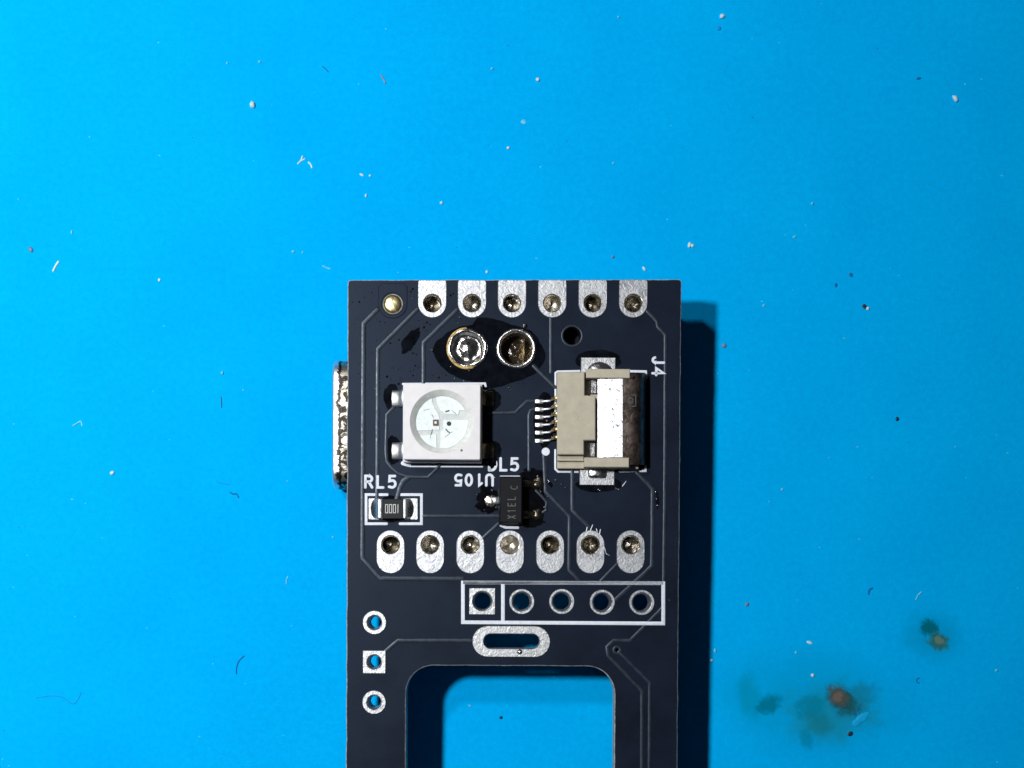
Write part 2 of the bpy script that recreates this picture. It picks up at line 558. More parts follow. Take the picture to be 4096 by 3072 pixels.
def lathe(mb, c, prof, n=32, wob=0.0, seed=0, zw=0.0):
    rows = []
    for k, (r, z) in enumerate(prof):
        ps = []
        for i in range(n):
            t = 2 * math.pi * i / n
            w_ = 1 + min(1.0, r / (0.6 * prof[0][0])) * wob * noise.noise((2.5 * math.cos(t), 2.5 * math.sin(t), seed * 5.1 + k * 0.25))
            dz = min(1.0, r / (0.6 * prof[0][0])) * zw * noise.noise((2.0 * math.cos(t) + 9, 2.0 * math.sin(t), seed * 3.3 + k * 0.4))
            ps.append((c[0] + r * w_ * math.cos(t), c[1] + r * w_ * math.sin(t), z + dz))
        rows.append(mb.verts(ps))
    for a, b_ in zip(rows, rows[1:]):
        for i in range(n):
            j = (i + 1) % n
            mb.face((a + i, a + j, b_ + j, b_ + i))
    if prof[-1][0] > 1e-6:
        mb.face([rows[-1] + i for i in range(n)])
    return mb

def bar3d(mb, pts, w, t):
    """flat bar: pts (x, y, ztop) along its run, width w across in y, thickness t"""
    rows = []
    for x, y, z in pts:
        b_ = w * 0.12
        rows.append(mb.verts([(x, y - w / 2, z - t), (x, y - w / 2, z - b_), (x, y - w / 2 + b_, z), (x, y + w / 2 - b_, z), (x, y + w / 2, z - b_), (x, y + w / 2, z - t)]))
    for a, b_ in zip(rows, rows[1:]):
        for j in range(6):
            k = (j + 1) % 6
            mb.face((a + j, a + k, b_ + k, b_ + j))
    mb.face([rows[0] + j for j in range(6)]); mb.face([rows[-1] + j for j in range(6)][::-1])
    return mb

def blob(mb, c, rx, ry, h, seed, amp=0.35, freq=1.6, n=40, z=0.0, rings=6, rot=0.0):
    """low irregular puddle"""
    rows = []
    ca, sa = math.cos(rot), math.sin(rot)
    for k in range(rings):
        q = 1 - k / rings
        ps = []
        for i in range(n):
            t = 2 * math.pi * i / n
            w_ = 1 + amp * noise.fractal((freq * math.cos(t), freq * math.sin(t), seed * 4.7), 1.0, 2.0, 4)
            x, y = rx * q * w_ * math.cos(t), ry * q * w_ * math.sin(t)
            hz = h * (1 - q ** 2.2) * (1 + 0.6 * noise.noise((x * 2.2 + seed, y * 2.2, 3.0)))
            ps.append((c[0] + x * ca - y * sa, c[1] + x * sa + y * ca, z + max(0.0, hz)))
        rows.append(mb.verts(ps))
    for a, b_ in zip(rows, rows[1:]):
        for i in range(n):
            j = (i + 1) % n
            mb.face((a + i, a + j, b_ + j, b_ + i))
    ci = mb.verts([(c[0], c[1], z + h)])
    for i in range(n):
        mb.face((rows[-1] + i, rows[-1] + (i + 1) % n, ci))
    mb.face([rows[0] + i for i in range(n)][::-1])
    return mb

# stroke lettering (unit height, origin at the left of the baseline)
def arc(cx, cy, rx, ry, a0, a1, n=10):
    return [(cx + rx * math.cos(R(a0 + (a1 - a0) * i / n)), cy + ry * math.sin(R(a0 + (a1 - a0) * i / n))) for i in range(n + 1)]
GLYPH = {
    'R': [[(0, 0), (0, 1), (0.32, 1)] + arc(0.32, 0.75, 0.28, 0.25, 90, -90, 8) + [(0, 0.5)], [(0.3, 0.5), (0.62, 0)]],
    'L': [[(0.04, 1), (0.04, 0), (0.56, 0)]],
    '5': [[(0.56, 1), (0.08, 1), (0.05, 0.56), (0.3, 0.62)] + arc(0.28, 0.32, 0.32, 0.31, 70, -90, 8) + [(0.02, 0.07)]],
    'U': [[(0, 1), (0, 0.3)] + arc(0.31, 0.3, 0.31, 0.3, 180, 360, 10) + [(0.62, 1)]],
    '1': [[(0.06, 0.8), (0.3, 1), (0.3, 0)]],
    '0': [arc(0.3, 0.5, 0.29, 0.5, 90, 450, 18)],
    'J': [[(0.5, 1), (0.5, 0.28)] + arc(0.26, 0.28, 0.24, 0.27, 0, -165, 8)],
    '4': [[(0.46, 0), (0.46, 1), (0.0, 0.32), (0.62, 0.32)]],
    'D': [[(0, 0), (0, 1), (0.22, 1)] + arc(0.22, 0.5, 0.4, 0.5, 90, -90, 10) + [(0, 0)]],
    'X': [[(0, 0), (0.6, 1)], [(0, 1), (0.6, 0)]],
    'E': [[(0.55, 0), (0, 0), (0, 1), (0.55, 1)], [(0, 0.5), (0.42, 0.5)]],
    'C': [arc(0.3, 0.5, 0.3, 0.5, 50, 310, 14)],
    'I': [[(0.3, 0), (0.3, 1)]],
    'Z': [[(0.05, 0), (0.05, 1), (0.5, 1), (0.5, 0), (0.05, 0)]],
}
def text(mb, s, origin, hgt, adv, ang, w, z, hh, squeeze=1.0, flat=FLAT):
    ca, sa = math.cos(R(ang)), math.sin(R(ang))
    for k, chh in enumerate(s):
        for st in GLYPH.get(chh, []):
            pts = []
            for gx, gy in st:
                x = k * adv + gx * hgt * squeeze; y = gy * hgt
                pts.append((origin[0] + x * ca - y * sa, origin[1] + x * sa + y * ca))
            strip(mb, pts, w, hh, z, flat)
    return mb

def tag(o, label=None, cat=None, group=None, kind=None):
    if label: o['label'] = label
    if cat: o['category'] = cat
    if group: o['group'] = group
    if kind: o['kind'] = kind
    return o

# ================================================================== the mat
mb = MB()
plate(mb, rrect(-150, -125, 150, 115, 6, 6), [], -3.0, 0.0, 0.3)
tag(mb.build('work_mat', 'mat_blue', None, 35), 'blue silicone soldering mat with brown flux burns', kind='structure')

# ================================================================== the board
board = bpy.data.objects.new('circuit_board', None)
C.objects.link(board)
board.matrix_world = BOARD
board.empty_display_size = 4
tag(board, 'black circuit board with white LED, tin pads and cut-out on blue mat', 'circuit board')
rnd = random.Random(4)

TL, TR = P(1391, 1120), P(2726, 1117)
BL = P(1384, 3072); BR = P(2709, 3072)
def extend(a, b_, k):
    return (a[0] + (b_[0] - a[0]) * k, a[1] + (b_[1] - a[1]) * k)
EL, ER = extend(TL, BL, 1.42), extend(TR, BR, 1.42)
def rough_loop(pts, step=0.45, amp=0.010, seed=1):
    out = []
    for i, a in enumerate(pts):
        b_ = pts[(i + 1) % len(pts)]
        L = math.dist(a, b_); n = max(1, int(L / step))
        d = ((b_[0] - a[0]) / L, (b_[1] - a[1]) / L)
        for k in range(n):
            p = (a[0] + (b_[0] - a[0]) * k / n, a[1] + (b_[1] - a[1]) * k / n)
            w_ = amp * noise.fractal((p[0] * 0.9, p[1] * 0.9, seed * 3.0), 1.0, 2.0, 3) if k else 0
            out.append((p[0] - d[1] * w_, p[1] + d[0] * w_))
    return out
rc = 0.22
outline = []
for c0, prv, nxt in ((TL, EL, TR), (TR, TL, ER), (ER, TR, EL), (EL, ER, TL)):
    a, c_, b_ = Vector(prv), Vector(c0), Vector(nxt)
    p1 = c_ + (a - c_).normalized() * rc; p2 = c_ + (b_ - c_).normalized() * rc
    for t in (0, 0.33, 0.67, 1):
        q = p1.lerp(c_, t).lerp(c_.lerp(p2, t), t)
        outline.append((q.x, q.y))
outline = rough_loop(outline, 0.5, 0.035, 2)

# cut-out
cl, ct = P(1624, 2661); cr, _ = P(2459, 2664)
cb = P(1624, 3540)[1]
cut = rough_loop(rrect(cl, cb, cr, ct, px(112), 10), 0.5, 0.03, 5)

CAST = [1729, 1888, 2048, 2209, 2371, 2533]
OBL = [1562.5, 1721, 1881.5, 2040, 2201, 2362, 2523]
RINGS = [(2087, 2406), (2247, 2406), (2408.6, 2409), (2567, 2410)]
holes = [cut]
for x in CAST: holes.append(circle(P(x, 1213), px(35), 28))
holes.append(circle(P(1571, 1216), px(37), 28))
for x in OBL: holes.append(circle(P(x, 2179), px(37), 28))
holes.append(circle(P(1929, 2404), px(40), 32))
for c in RINGS: holes.append(circle(P(*c), px(39.5), 32))
holes.append(stadium_h(P(2046, 2565), px(31), px(84)))
for c in ((1498, 2490), (1497, 2648), (1496.5, 2809)): holes.append(circle(P(*c), px(30), 28))
holes.append(circle(P(1869.6, 1393), px(62), 36))
holes.append(circle(P(2064.6, 1394), px(63), 36))
holes.append(circle(P(2288.5, 1343), px(35), 32))
holes.append(circle(P(2468, 2600), px(8), 14))
mb = MB()
plate(mb, outline, holes, -1.6, 0.0, 0.05, 0, 1)
mb.build('substrate', ['mask', 'fr4_edge'], board, 40)

# ---- traces under the mask
TW = px(20)
TR_ = [
    ([P(1509, 1238), P(1454, 1294), P(1449, 2232), P(1520, 2313), P(1850, 2315)], 20),
    ([P(1670, 1236), P(1511, 1396), P(1508, 1990)], 18),
    ([P(1829, 1238), P(1694, 1370), P(1694, 1545)], 18),
    ([P(2204, 1268), P(2204, 1490)], 16),
    ([P(2135, 1464), P(2222, 1550)], 16),
    ([P(2590, 1246), P(2628, 1285), P(2631, 1306), P(2662, 1339), P(2659, 2000), P(2655, 2325), P(2652, 2430), P(2520, 2563), P(2454, 2562), P(2428, 2588), P(2432, 2622), P(2568, 2764), P(2566, 3400)], 15),
    ([P(2476, 2608), P(2599, 2730), P(2595, 3400)], 14),
    ([P(2146, 1604), P(2107, 1604), P(2061, 1650), P(1960, 1652)], 14),
    ([P(2142, 1634), P(2122, 1642), P(2116, 1660), P(2116, 1880)], 14),
    ([P(2176, 1810), P(2179, 1880), P(2183, 1965), P(2279, 2066), P(2277, 2280), P(2318, 2322)], 17),
    ([P(2290, 1880), P(2290, 2040), P(2358, 2110)], 18),
    ([P(2550, 1892), P(2611, 1955), P(2608, 2264), P(2545, 2323), P(2455, 2405)], 17),
    ([P(2470, 2254), P(2402, 2324)], 13),
    ([P(1695, 2064), P(1995, 2064)], 16),
    ([P(1934, 2150), P(1995, 2094)], 15),
    ([P(1892, 2565), P(1880, 2562), P(1592, 2562), P(1538, 2608)], 17),
    ([P(1572, 1632), P(1546, 1659), P(1543, 1803), P(1546, 1844), P(1565, 1870), P(1592, 1893), P(1630, 1906), P(1712, 1909), P(1760, 1862)], 14),
    ([P(1635, 1908), P(1612, 1925), P(1600, 1950), P(1588, 1996)], 22),
    ([P(2145, 1963), P(2187, 2007), P(2184, 2042), P(2150, 2062)], 12),
]
for pts, w in TR_:
    mb = MB()
    strip(mb, pts, px(w * 1.1), 0.05, -0.004, DOME, 0.006, True, rnd)
    mb.build('trace', 'trace_mask', board, 50)

# ---- pads
def barrel_and_fill(parent, c, r, z1, fill, seed, mat='barrel', nar=1.0):
    mb = MB()
    rr = random.Random(seed)
    prof = [(r * 1.12, z1 + 0.004), (r * 1.02, z1), (r * 0.93, z1 - 0.05), (r * 0.90, z1 - 0.16), (r * 0.89 * nar, -0.8), (r * 0.89 * nar, -1.6)]  # nar tightens the lower bore, shaped to hold back lamp light
    rows = len(prof)
    lathe(mb, c, prof, 28, 0.05, seed)
    mb.f = mb.f[:-1]; mb.mi = mb.mi[:-1]
    mb.build('hole_barrel', mat, parent, 60)
    if fill is not None:
        mb = MB()
        d, dome = fill
        lathe(mb, c, [(r * 0.95, d + 0.16), (r * 0.8, d + 0.03), (r * 0.55, d + dome * 0.4), (r * 0.25, d + dome * 0.9), (0.0005, d + dome)], 24, 0.1, seed + 50, 0.06)
        mb.build('solder_fill', ('dark_solder', 'mid_solder', 'dark_solder', 'mid_solder', 'barrel')[(seed * 3) % 5], parent, 70)

for k, x in enumerate(CAST):
    c = P(x, 1213)
    top = TL[1] + (TR[1] - TL[1]) * (c[0] - TL[0]) / (TR[0] - TL[0]) - 0.03
    r = px(57)
    pts = [(c[0] + r * 0.93, top), (c[0] + r, top - 0.16)]
    n = 18
    for i in range(n + 1):
        t = -math.pi * i / n
        pts.append((c[0] + r * math.cos(t), c[1] - px(1) + r * math.sin(t)))
    pts += [(c[0] - r, top - 0.14), (c[0] - r * 0.94, top)]
    mb = MB()
    plate(mb, pts, [wob_circle(c, px(36), 28, 0.05, k)], -0.01, 0.05, 0.03)
    o = mb.build('castellated_pad', 'tin', board, 30)
    barrel_and_fill(o, c, px(36), 0.03, (-0.95 + 0.12 * (k % 3), 0.20 - 0.34 * (k % 2)), k)

# first corner pad: left under the mask, brass pin showing
c = P(1571, 1216)
r = px(58)
top = TL[1] - px(12)
pts = [(c[0] + r * 0.78, top), (c[0] + r, top - 0.2)]
for i in range(19):
    t = -math.pi * i / 18
    pts.append((c[0] + r * math.cos(t), c[1] + r * math.sin(t)))
pts += [(c[0] - r, top - 0.26), (c[0] - r * 0.72, top)]
mb = MB()
plate(mb, pts, [circle(c, px(44), 30)], -0.01, 0.045, 0.03)
o = mb.build('masked_pad', 'mask', board, 30)
tag(o, 'corner pad covered in black mask')
mb = MB()
lathe(mb, c, [(px(37), -1.2), (px(37), -0.05), (px(35), 0.03), (px(28), 0.085), (px(14), 0.125), (0.0005, 0.135)], 30, 0.03, 3, 0.02)
tag(mb.build('brass_pin', 'brass', board, 50), 'flat round brass pin end in the corner hole')

for k, x in enumerate(OBL):
    c = P(x, 2179)
    up = 0.0; dn = px(61)
    mb = MB()
    plate(mb, stadium_v((c[0], c[1] + px(2)), px(56.5), up, dn), [wob_circle(c, px(37), 28, 0.06, k + 20)], -0.01, 0.055, 0.035)
    o = mb.build('oblong_pad', 'tin', board, 30)
    barrel_and_fill(o, c, px(37), 0.035, (-0.6 - 0.1 * (k % 3), 0.26 - 0.42 * (k % 2)), k + 10)

# header pads
c = P(1929, 2404)
x0, y0 = P(1876, 2458); x1, y1 = P(1981, 2352)
mb = MB()
plate(mb, rect(x0, y0, x1, y1), [wob_circle(c, px(40), 32, 0.03, 40)], -0.01, 0.05, 0.03)
o = mb.build('square_pad', 'tin_rough', board, 30)
barrel_and_fill(o, c, px(40), 0.03, None, 41, 'tin', 0.93)
for k, q in enumerate(RINGS):
    c = P(*q)
    mb = MB()
    plate(mb, circle(c, px(51), 36), [wob_circle(c, px(40), 36, 0.03, 43 + k)], -0.01, 0.05, 0.028)
    o = mb.build('ring_pad', 'tin', board, 30)
    barrel_and_fill(o, c, px(40), 0.03, None, 44 + k, 'tin', 0.93)
# side pads
for k, (q, sq) in enumerate((((1498, 2490), 0), ((1497, 2648), 1), ((1496.5, 2809), 0))):
    c = P(*q)
    mb = MB()
    h_ = px(46.5)
    outer = rect(c[0] - h_, c[1] - h_, c[0] + h_, c[1] + h_) if sq else circle(c, px(48), 36)
    plate(mb, outer, [wob_circle(c, px(30), 28, 0.05, 60 + k)], -0.01, 0.055, 0.035)
    o = mb.build('square_pad' if sq else 'ring_pad', 'tin_rough', board, 30)
    barrel_and_fill(o, c, px(30), 0.035, None, 61 + k, 'tin', 0.84)
# slot pad
c = P(2045, 2566)
mb = MB()
plate(mb, stadium_h(c, px(63), px(94)), [stadium_h(P(2046, 2565), px(29.5), px(83))], -0.01, 0.06, 0.04)
o = mb.build('slot_pad', 'tin_rough', board, 30)
mb = MB()
lo = stadium_h(P(2046, 2565), px(29), px(83))
a = mb.verts([(x, y, 0.03) for x, y in lo]); b_ = mb.verts([(x, y, -1.6) for x, y in lo])
for i in range(len(lo)):
    j = (i + 1) % len(lo)
    mb.face((a + i, a + j, b_ + j, b_ + i))
mb.build('slot_lining', 'tin', o, 60)
mb = MB(); blob(mb, P(2079, 2607), px(12), px(11), 0.13, 3, 0.2, 1.5, 18, 0.05)
mb.build('solder_bump', 'solder', o, 70)

# solder joints above the LED
c = P(1869.6, 1393)
mb = MB()
lathe(mb, c, [(px(80), 0.0), (px(79), 0.06), (px(74), 0.12), (px(68), 0.13), (px(62), 0.05), (px(56), -0.08), (px(46), -0.15), (px(34), -0.08), (px(22), 0.02), (px(10), 0.07), (0.0005, 0.08)], 44, 0.07, 7, 0.09)
o = mb.build('solder_joint', 'pool', board, 70)
tag(o, 'round filled solder joint with bright centre glint and amber rim')
mb = MB()
arcp = [(c[0] + px(79) * math.cos(R(t)), c[1] + px(79) * math.sin(R(t))) for t in range(95, 290, 8)]
strip(mb, arcp, px(11), 0.12, 0.0, DOME, 0.035, True, rnd)
mb.build('burnt_rim', 'burnt_flux', o, 60)
c = P(2064.6, 1394)
mb = MB()
lathe(mb, c, [(px(81), 0.0), (px(80), 0.07), (px(75), 0.13), (px(68), 0.12), (px(63), 0.04), (px(61), -0.2), (px(60), -0.9), (px(60), -1.6)], 40, 0.05, 9, 0.05)
mb.f = mb.f[:-1]; mb.mi = mb.mi[:-1]
o = mb.build('solder_ring', 'solder', board, 70)
tag(o, 'bright solder ring around an open hole with a bent pin inside')
mb = MB()
lathe(mb, c, [(px(62), -1.0), (px(45), -1.15), (px(25), -1.0), (0.0005, -1.1)], 30, 0.03, 12, 0.05)
mb.build('dark_solder', 'black_resin', o, 70)
mb = MB()
a, b_ = P(2096, 1352), P(2094, 1446)
bar = [(a[0], a[1], -0.25), (b_[0], b_[1], -0.35)]
w_ = 0.07
i0 = mb.verts([(a[0] - w_ / 2, a[1], -0.25), (a[0] + w_ / 2, a[1], -0.28), (b_[0] + w_ / 2, b_[1], -0.38), (b_[0] - w_ / 2, b_[1], -0.35),
               (a[0] - w_ / 2, a[1], -1.1), (a[0] + w_ / 2, a[1], -1.1), (b_[0] + w_ / 2, b_[1], -1.1), (b_[0] - w_ / 2, b_[1], -1.1)])
for fc in ((0, 1, 2, 3), (4, 5, 6, 7), (0, 1, 5, 4), (1, 2, 6, 5), (2, 3, 7, 6), (3, 0, 4, 7)):
    mb.face([i0 + k for k in fc])
mb.build('pin_blade', 'gold', o, 30)
# bare tooling hole
c = P(2288.5, 1343)
mb = MB()
lathe(mb, c, [(px(44), -0.002), (px(43), 0.008), (px(38), 0.010), (px(35.5), -0.02)], 32, 0.02, 4)
mb.f = mb.f[:-1]; mb.mi = mb.mi[:-1]
o = mb.build('bare_hole_rim', 'trace_mask', board, 60)
mb = MB(); lathe(mb, c, [(px(35.5), -0.02), (px(34), -0.1), (px(34), -1.6)], 32)
mb.build('hole_wall', 'black_epoxy', o, 60)
# via
c = P(2468, 2600)
mb = MB()
lathe(mb, c, [(px(19), -0.002), (px(17), 0.03), (px(13), 0.034), (px(8), 0.0), (px(7.5), -0.3), (px(7), -1.5)], 22, 0.04, 4)
mb.build('via', 'trace_mask', board, 60)

# ---- silkscreen
SW, SH, SZ = px(12.5), 0.022, 0.0
def silk_path(paths, name, w=SW, z=0.003, hh=0.03, label=None):
    mb = MB()
    for pth in paths:
        strip(mb, pth, w, hh, z, FLAT)
    o = mb.build(name, 'silk', board, 40)
    if label: tag(o, label)
    return o
BX = [P(1852, 2330), P(2653, 2333), P(2653, 2494), P(1852, 2489)]
# header box: drawn over the traces it crosses
silk_path([BX + [BX[0], BX[1]]], 'silkscreen_box', px(15.5), 0.003, 0.055)
silk_path([[P(2012, 2334), P(2012, 2486)]], 'silkscreen_divider', px(15.5), 0.003, 0.05)
silk_path([[Z5(598, 438), Z5(330, 438), Z5(330, 806), Z5(590, 806)]], 'silkscreen_bracket', px(11.5))
silk_path([[Z5(770, 438), Z5(1030, 438), Z5(1030, 806), Z5(760, 806)]], 'silkscreen_bracket', px(11.5))
silk_path([[P(1612, 1536), P(1940, 1534), P(1943, 1546)]], 'silkscreen_line', px(9))
silk_path([[P(1612, 1853), P(1636, 1860)]], 'silkscreen_line', px(17))
silk_path([[P(1640, 1866), P(1930, 1867)]], 'silkscreen_line', px(6))
silk_path([[P(2222, 1700), P(2222, 1492), P(2230, 1486), P(2318, 1484)]], 'silkscreen_outline', px(8))
silk_path([[P(2470, 1484), P(2583, 1486), P(2585, 1512)]], 'silkscreen_outline', px(10))
silk_path([[P(2221, 1800), P(2221, 1876), P(2232, 1887), P(2312, 1888)]], 'silkscreen_outline', px(8))
silk_path([[P(2480, 1886), P(2582, 1884), P(2582, 1864)]], 'silkscreen_outline', px(9))
silk_path([[P(2002, 1906), P(2078, 1906)]], 'silkscreen_line', px(7))
silk_path([[P(2004, 2102), P(2022, 2110), P(2072, 2111)]], 'silkscreen_line', px(11))
mb = MB(); plate(mb, circle(P(2183, 1807), px(16.5), 24), [], -0.004, 0.05, 0.02)
tag(mb.build('silkscreen_dot', 'silk', board, 40), 'round white pin one dot')
def silk_text(s, o_, hgt, adv, ang, label, w=SW):
    mb = MB()
    text(mb, s, o_, px(hgt), px(adv), ang, px(w), 0.003, 0.05, 0.95)
    tag(mb.build('silkscreen_text', 'silk', board, 40), label)
silk_text('RL5', P(1462, 1950), 46, 47, 0, 'white lettering RL5', 11.5)
silk_text('U105', P(1971, 1899), 43, 41.5, 180, 'white lettering U105 upside down', 11)
silk_text('DL5', P(1957, 1881), 47, 44, 0, 'white lettering with its first letter under flux', 11.5)
silk_text('J4', P(2611, 1429), 46, 44, -90, 'white lettering J4 turned sideways', 11)

# ---- LED
led = bpy.data.objects.new('led_package', None)
C.objects.link(led); led.parent = board
tag(led, 'square white LED with round clear window')
LZ = 1.6
x0, y1 = P(1613, 1533, LZ); x1, y0 = P(1921, 1839, LZ)
cx, cy = (x0 + x1) / 2, (y0 + y1) / 2
h_ = (x1 - x0) / 2; hy = (y1 - y0) / 2
cc = P(1767, 1686, LZ)
RC = px(123)
mb = MB()
plate(mb, rrect(cx - h_, cy - hy, cx + h_, cy + hy, 0.10, 4), [circle(cc, RC, 64)], 0.75, LZ, 0.04)
o = mb.build('led_body', 'led_plastic', led, 40)
mb = MB()
lw = h_ + 0.08; lh = hy + 0.10
plate(mb, rrect(cx - lw, cy - lh, cx + lw, cy + lh, 0.08, 3), [], 0.08, 0.75, 0.05)
mb.build('led_base', 'led_plastic', led, 40)
mb = MB()
lathe(mb, cc, [(RC + 0.002, LZ - 0.03), (RC * 0.84, LZ - 0.42), (RC * 0.835, LZ - 0.5)], 64)
mb.f = mb.f[:-1]; mb.mi = mb.mi[:-1]
mb.build('led_cup', 'led_cup', led, 40)
FZ = LZ - 0.47
mb = MB()
plate(mb, circle(cc, RC * 0.86, 64), [], LZ - 0.6, FZ, 0)
mb.build('led_floor', 'led_floor', led, 40)
def segm(ptsc, a0=None, a1=None, at=0):
    """leadframe plate from crop points with an arc from a0 to a1 (degrees, image up) inserted first"""
    rr = px(103)
    pts = []
    if a0 is not None:
        n = max(4, int(abs(a1 - a0) / 7))
        for i in range(n + 1):
            t = R(a0 + (a1 - a0) * i / n)
            pts.append((cc[0] + rr * math.cos(t), cc[1] + rr * math.sin(t)))
    pts += [Z3(x, y, FZ) for x, y in ptsc]
    mb = MB()
    plate(mb, pts, [], FZ - 0.02, FZ + 0.05, 0.015)
    mb.build('lead_frame', 'led_frame', led, 40)
segm([(1330, 697), (1338, 590), (1325, 520), (1275, 440), (1252, 372)], 113, 199)
segm([(1570, 468), (1550, 522), (1410, 512), (1345, 470), (1310, 400), (1296, 345)], 103, 28)
segm([(1347, 720), (1380, 690), (1380, 578)], 5, -94)
segm([(1298, 748)], 211, 258)
def dot(name, q, r, mat, z=FZ + 0.06, hh=0.03, n=14):
    mb = MB(); plate(mb, circle(q, r, n), [], z - 0.02, z + hh, 0.01)
    return mb.build(name, mat, led, 40)
q = Z3(1290, 615, FZ)
mb = MB(); plate(mb, rrect(q[0] - px(11), q[1] - px(12), q[0] + px(11), q[1] + px(12), 0.02), [], FZ + 0.03, FZ + 0.12, 0.01)
d_ = mb.build('die', 'die_brown', led, 40)
mb = MB(); plate(mb, rrect(q[0] - px(5), q[1] - px(4), q[0] + px(4), q[1] + px(5), 0.01), [], FZ + 0.11, FZ + 0.125, 0.0)
mb.build('die_contact', 'led_frame', d_, 40)
dot('die', Z3(1443, 626, FZ), px(9), 'die_black')
mb = MB(); q = Z3(1425, 480, FZ); strip(mb, [(q[0] - px(6), q[1] - px(2)), (q[0] + px(6), q[1] + px(2))], px(6), 0.03, FZ + 0.05); mb.build('die', 'mark_grey', led)
mb = MB(); q = Z3(1435, 715, FZ); strip(mb, [(q[0] - px(9), q[1] + px(8)), (q[0] + px(1), q[1] - px(3)), (q[0] + px(5), q[1] - px(4))], px(5), 0.03, FZ + 0.05); mb.build('die', 'mark_grey', led)
for pts in ([(1245, 520), (1265, 560)], [(1225, 790), (1250, 690)], [(1150, 470), (1215, 455)], [(1480, 470), (1530, 520)], [(1400, 780), (1480, 720)]):
    mb = MB(); strip(mb, [Z3(x, y, FZ) for x, y in pts], px(1.8), 0.02, FZ + 0.05); mb.build('bond_wire', 'mark_grey', led)
mb = MB()
lathe(mb, cc, [(RC * 0.999, LZ - 0.035), (RC * 0.8, LZ - 0.06), (RC * 0.4, LZ - 0.075), (0.0005, LZ - 0.08)], 48)
mb.build('led_resin', 'resin', led, 40)
dot('corner_mark', Z3(1590, 935, LZ), px(5), 'mark_grey', LZ, 0.006)
for lx0, lx1, sgn in ((1570, 1622, -1), (1976, 1912, 1)):
    for ya, yb in ((1561, 1629), (1770, 1838)):
        mb = MB()
        a = P(lx0, (ya + yb) / 2); b_ = P(lx1, (ya + yb) / 2)
        w_ = px(yb - ya)
        dx = b_[0] - a[0]
        bar3d(mb, [(a[0] - 0.02 * -sgn, a[1], 0.14), (a[0] + dx * 0.45, a[1], 0.22), (a[0] + dx * 0.68, a[1], 0.36), (a[0] + dx * 0.78, a[1], 0.6), (b_[0], a[1], 0.66)], w_, 0.13)
        mb.build('lead', 'lead_tin' if sgn < 0 else 'dark_solder', led, 50)  # right leads in darker metal: shade beside the LED painted in

# ---- ribbon connector
con = bpy.data.objects.new('ribbon_connector', None)
C.objects.link(con); con.parent = board
tag(con, 'beige ribbon cable connector with bright metal shell and six pins')
def cbox(name, xa, ya, xb, yb, z0, z1, mat, ch=0.04, par=None):
    a = Z4(xa, yb, z1); b_ = Z4(xb, ya, z1)
    mb = MB(); plate(mb, rect(a[0], a[1], b_[0], b_[1]), [], z0, z1, ch)
    return mb.build(name, mat, par or con, 30)
cbox('housing_base', 452, 300, 1330, 1322, 0.06, 0.55, 'beige', 0.05)
mb = MB()
hp = [Z4(x, y, 1.4) for x, y in ((452, 288), (760, 288), (745, 300), (745, 538), (862, 545), (862, 1018), (738, 1020), (738, 1172), (452, 1172))]
plate(mb, hp, [], 0.5, 1.4, 0.05)
hb = mb.build('housing_block', 'beige', con, 30)
cbox('housing_arm', 762, 257, 1232, 352, 0.5, 1.5, 'beige')
cbox('housing_arm', 742, 1206, 1222, 1306, 0.5, 1.5, 'beige')
cbox('housing_side', 452, 1178, 735, 1240, 0.5, 0.85, 'beige', 0.03)
# faint round mould mark
mb = MB()
q = Z4(615, 770, 1.4)
strip(mb, [(q[0] + px(19) * math.cos(R(t)), q[1] + px(19) * math.sin(R(t))) for t in range(-70, 110, 12)], px(4), 0.015, 1.398, DOME)
mb.build('mould_mark', 'beige', hb, 40)
# shell: bright tilted top
def bent(name, xs, ya, yb, mat, t=0.12, taper=0.0, n=1):
    mb = MB(); rows = []
    for x, z in xs:
        a = Z4(x, ya, z); b_ = Z4(x, yb, z)
        rows.append(mb.verts([(a[0], a[1], z), (b_[0], b_[1], z), (b_[0], b_[1], z - t), (a[0], a[1], z - t)]))
    for a, b_ in zip(rows, rows[1:]):
        for j in range(4):
            k = (j + 1) % 4
            mb.face((a + j, a + k, b_ + k, b_ + j))
    mb.face([rows[0] + j for j in range(4)]); mb.face([rows[-1] + j for j in range(4)][::-1])
    return mb.build(name, mat, con, 25)
bent('metal_shell', [(882, 1.10), (900, 1.16), (1020, 1.24), (1140, 1.325), (1152, 1.33)], 358, 1200, 'shell')
lk = bent('lock_bar', [(1156, 1.34), (1240, 1.33), (1320, 1.26), (1350, 1.14), (1375, 0.95), (1392, 0.6), (1398, 0.2)], 300, 1278, 'lock_metal', 0.15)
cbox('shell_tab', 806, 362, 878, 520, 0.4, 0.8, 'tab_steel', 0.05)
cbox('shell_tab', 796, 1044, 862, 1200, 0.4, 0.8, 'tab_steel', 0.05)
mb = MB()
q = Z4(1235, 595, 1.36)
strip(mb, [(q[0] + px(11) * math.cos(R(t)), q[1] + px(11) * math.sin(R(t))) for t in range(0, 361, 20)], px(3.5), 0.012, 1.325, DOME)
strip(mb, [(q[0] - px(20), q[1] + px(22)), (q[0] + px(22), q[1] + px(22)), (q[0] + px(22), q[1] - px(22)), (q[0] - px(20), q[1] - px(22))], px(3.5), 0.03, 1.30, DOME)
strip(mb, [(q[0] - px(4), q[1] + px(4)), (q[0] - px(4), q[1] - px(4)), (q[0] + px(4), q[1] - px(4)), (q[0] + px(4), q[1])], px(2.5), 0.012, 1.325, DOME)
mb.build('stamped_mark', 'mark_grey', lk, 40)
mb = MB(); plate(mb, circle(Z4(1250, 336, 1.5), px(6.5), 16), [], 1.3, 1.506, 0.0); mb.build('pivot_hole', 'die_black', con, 40)
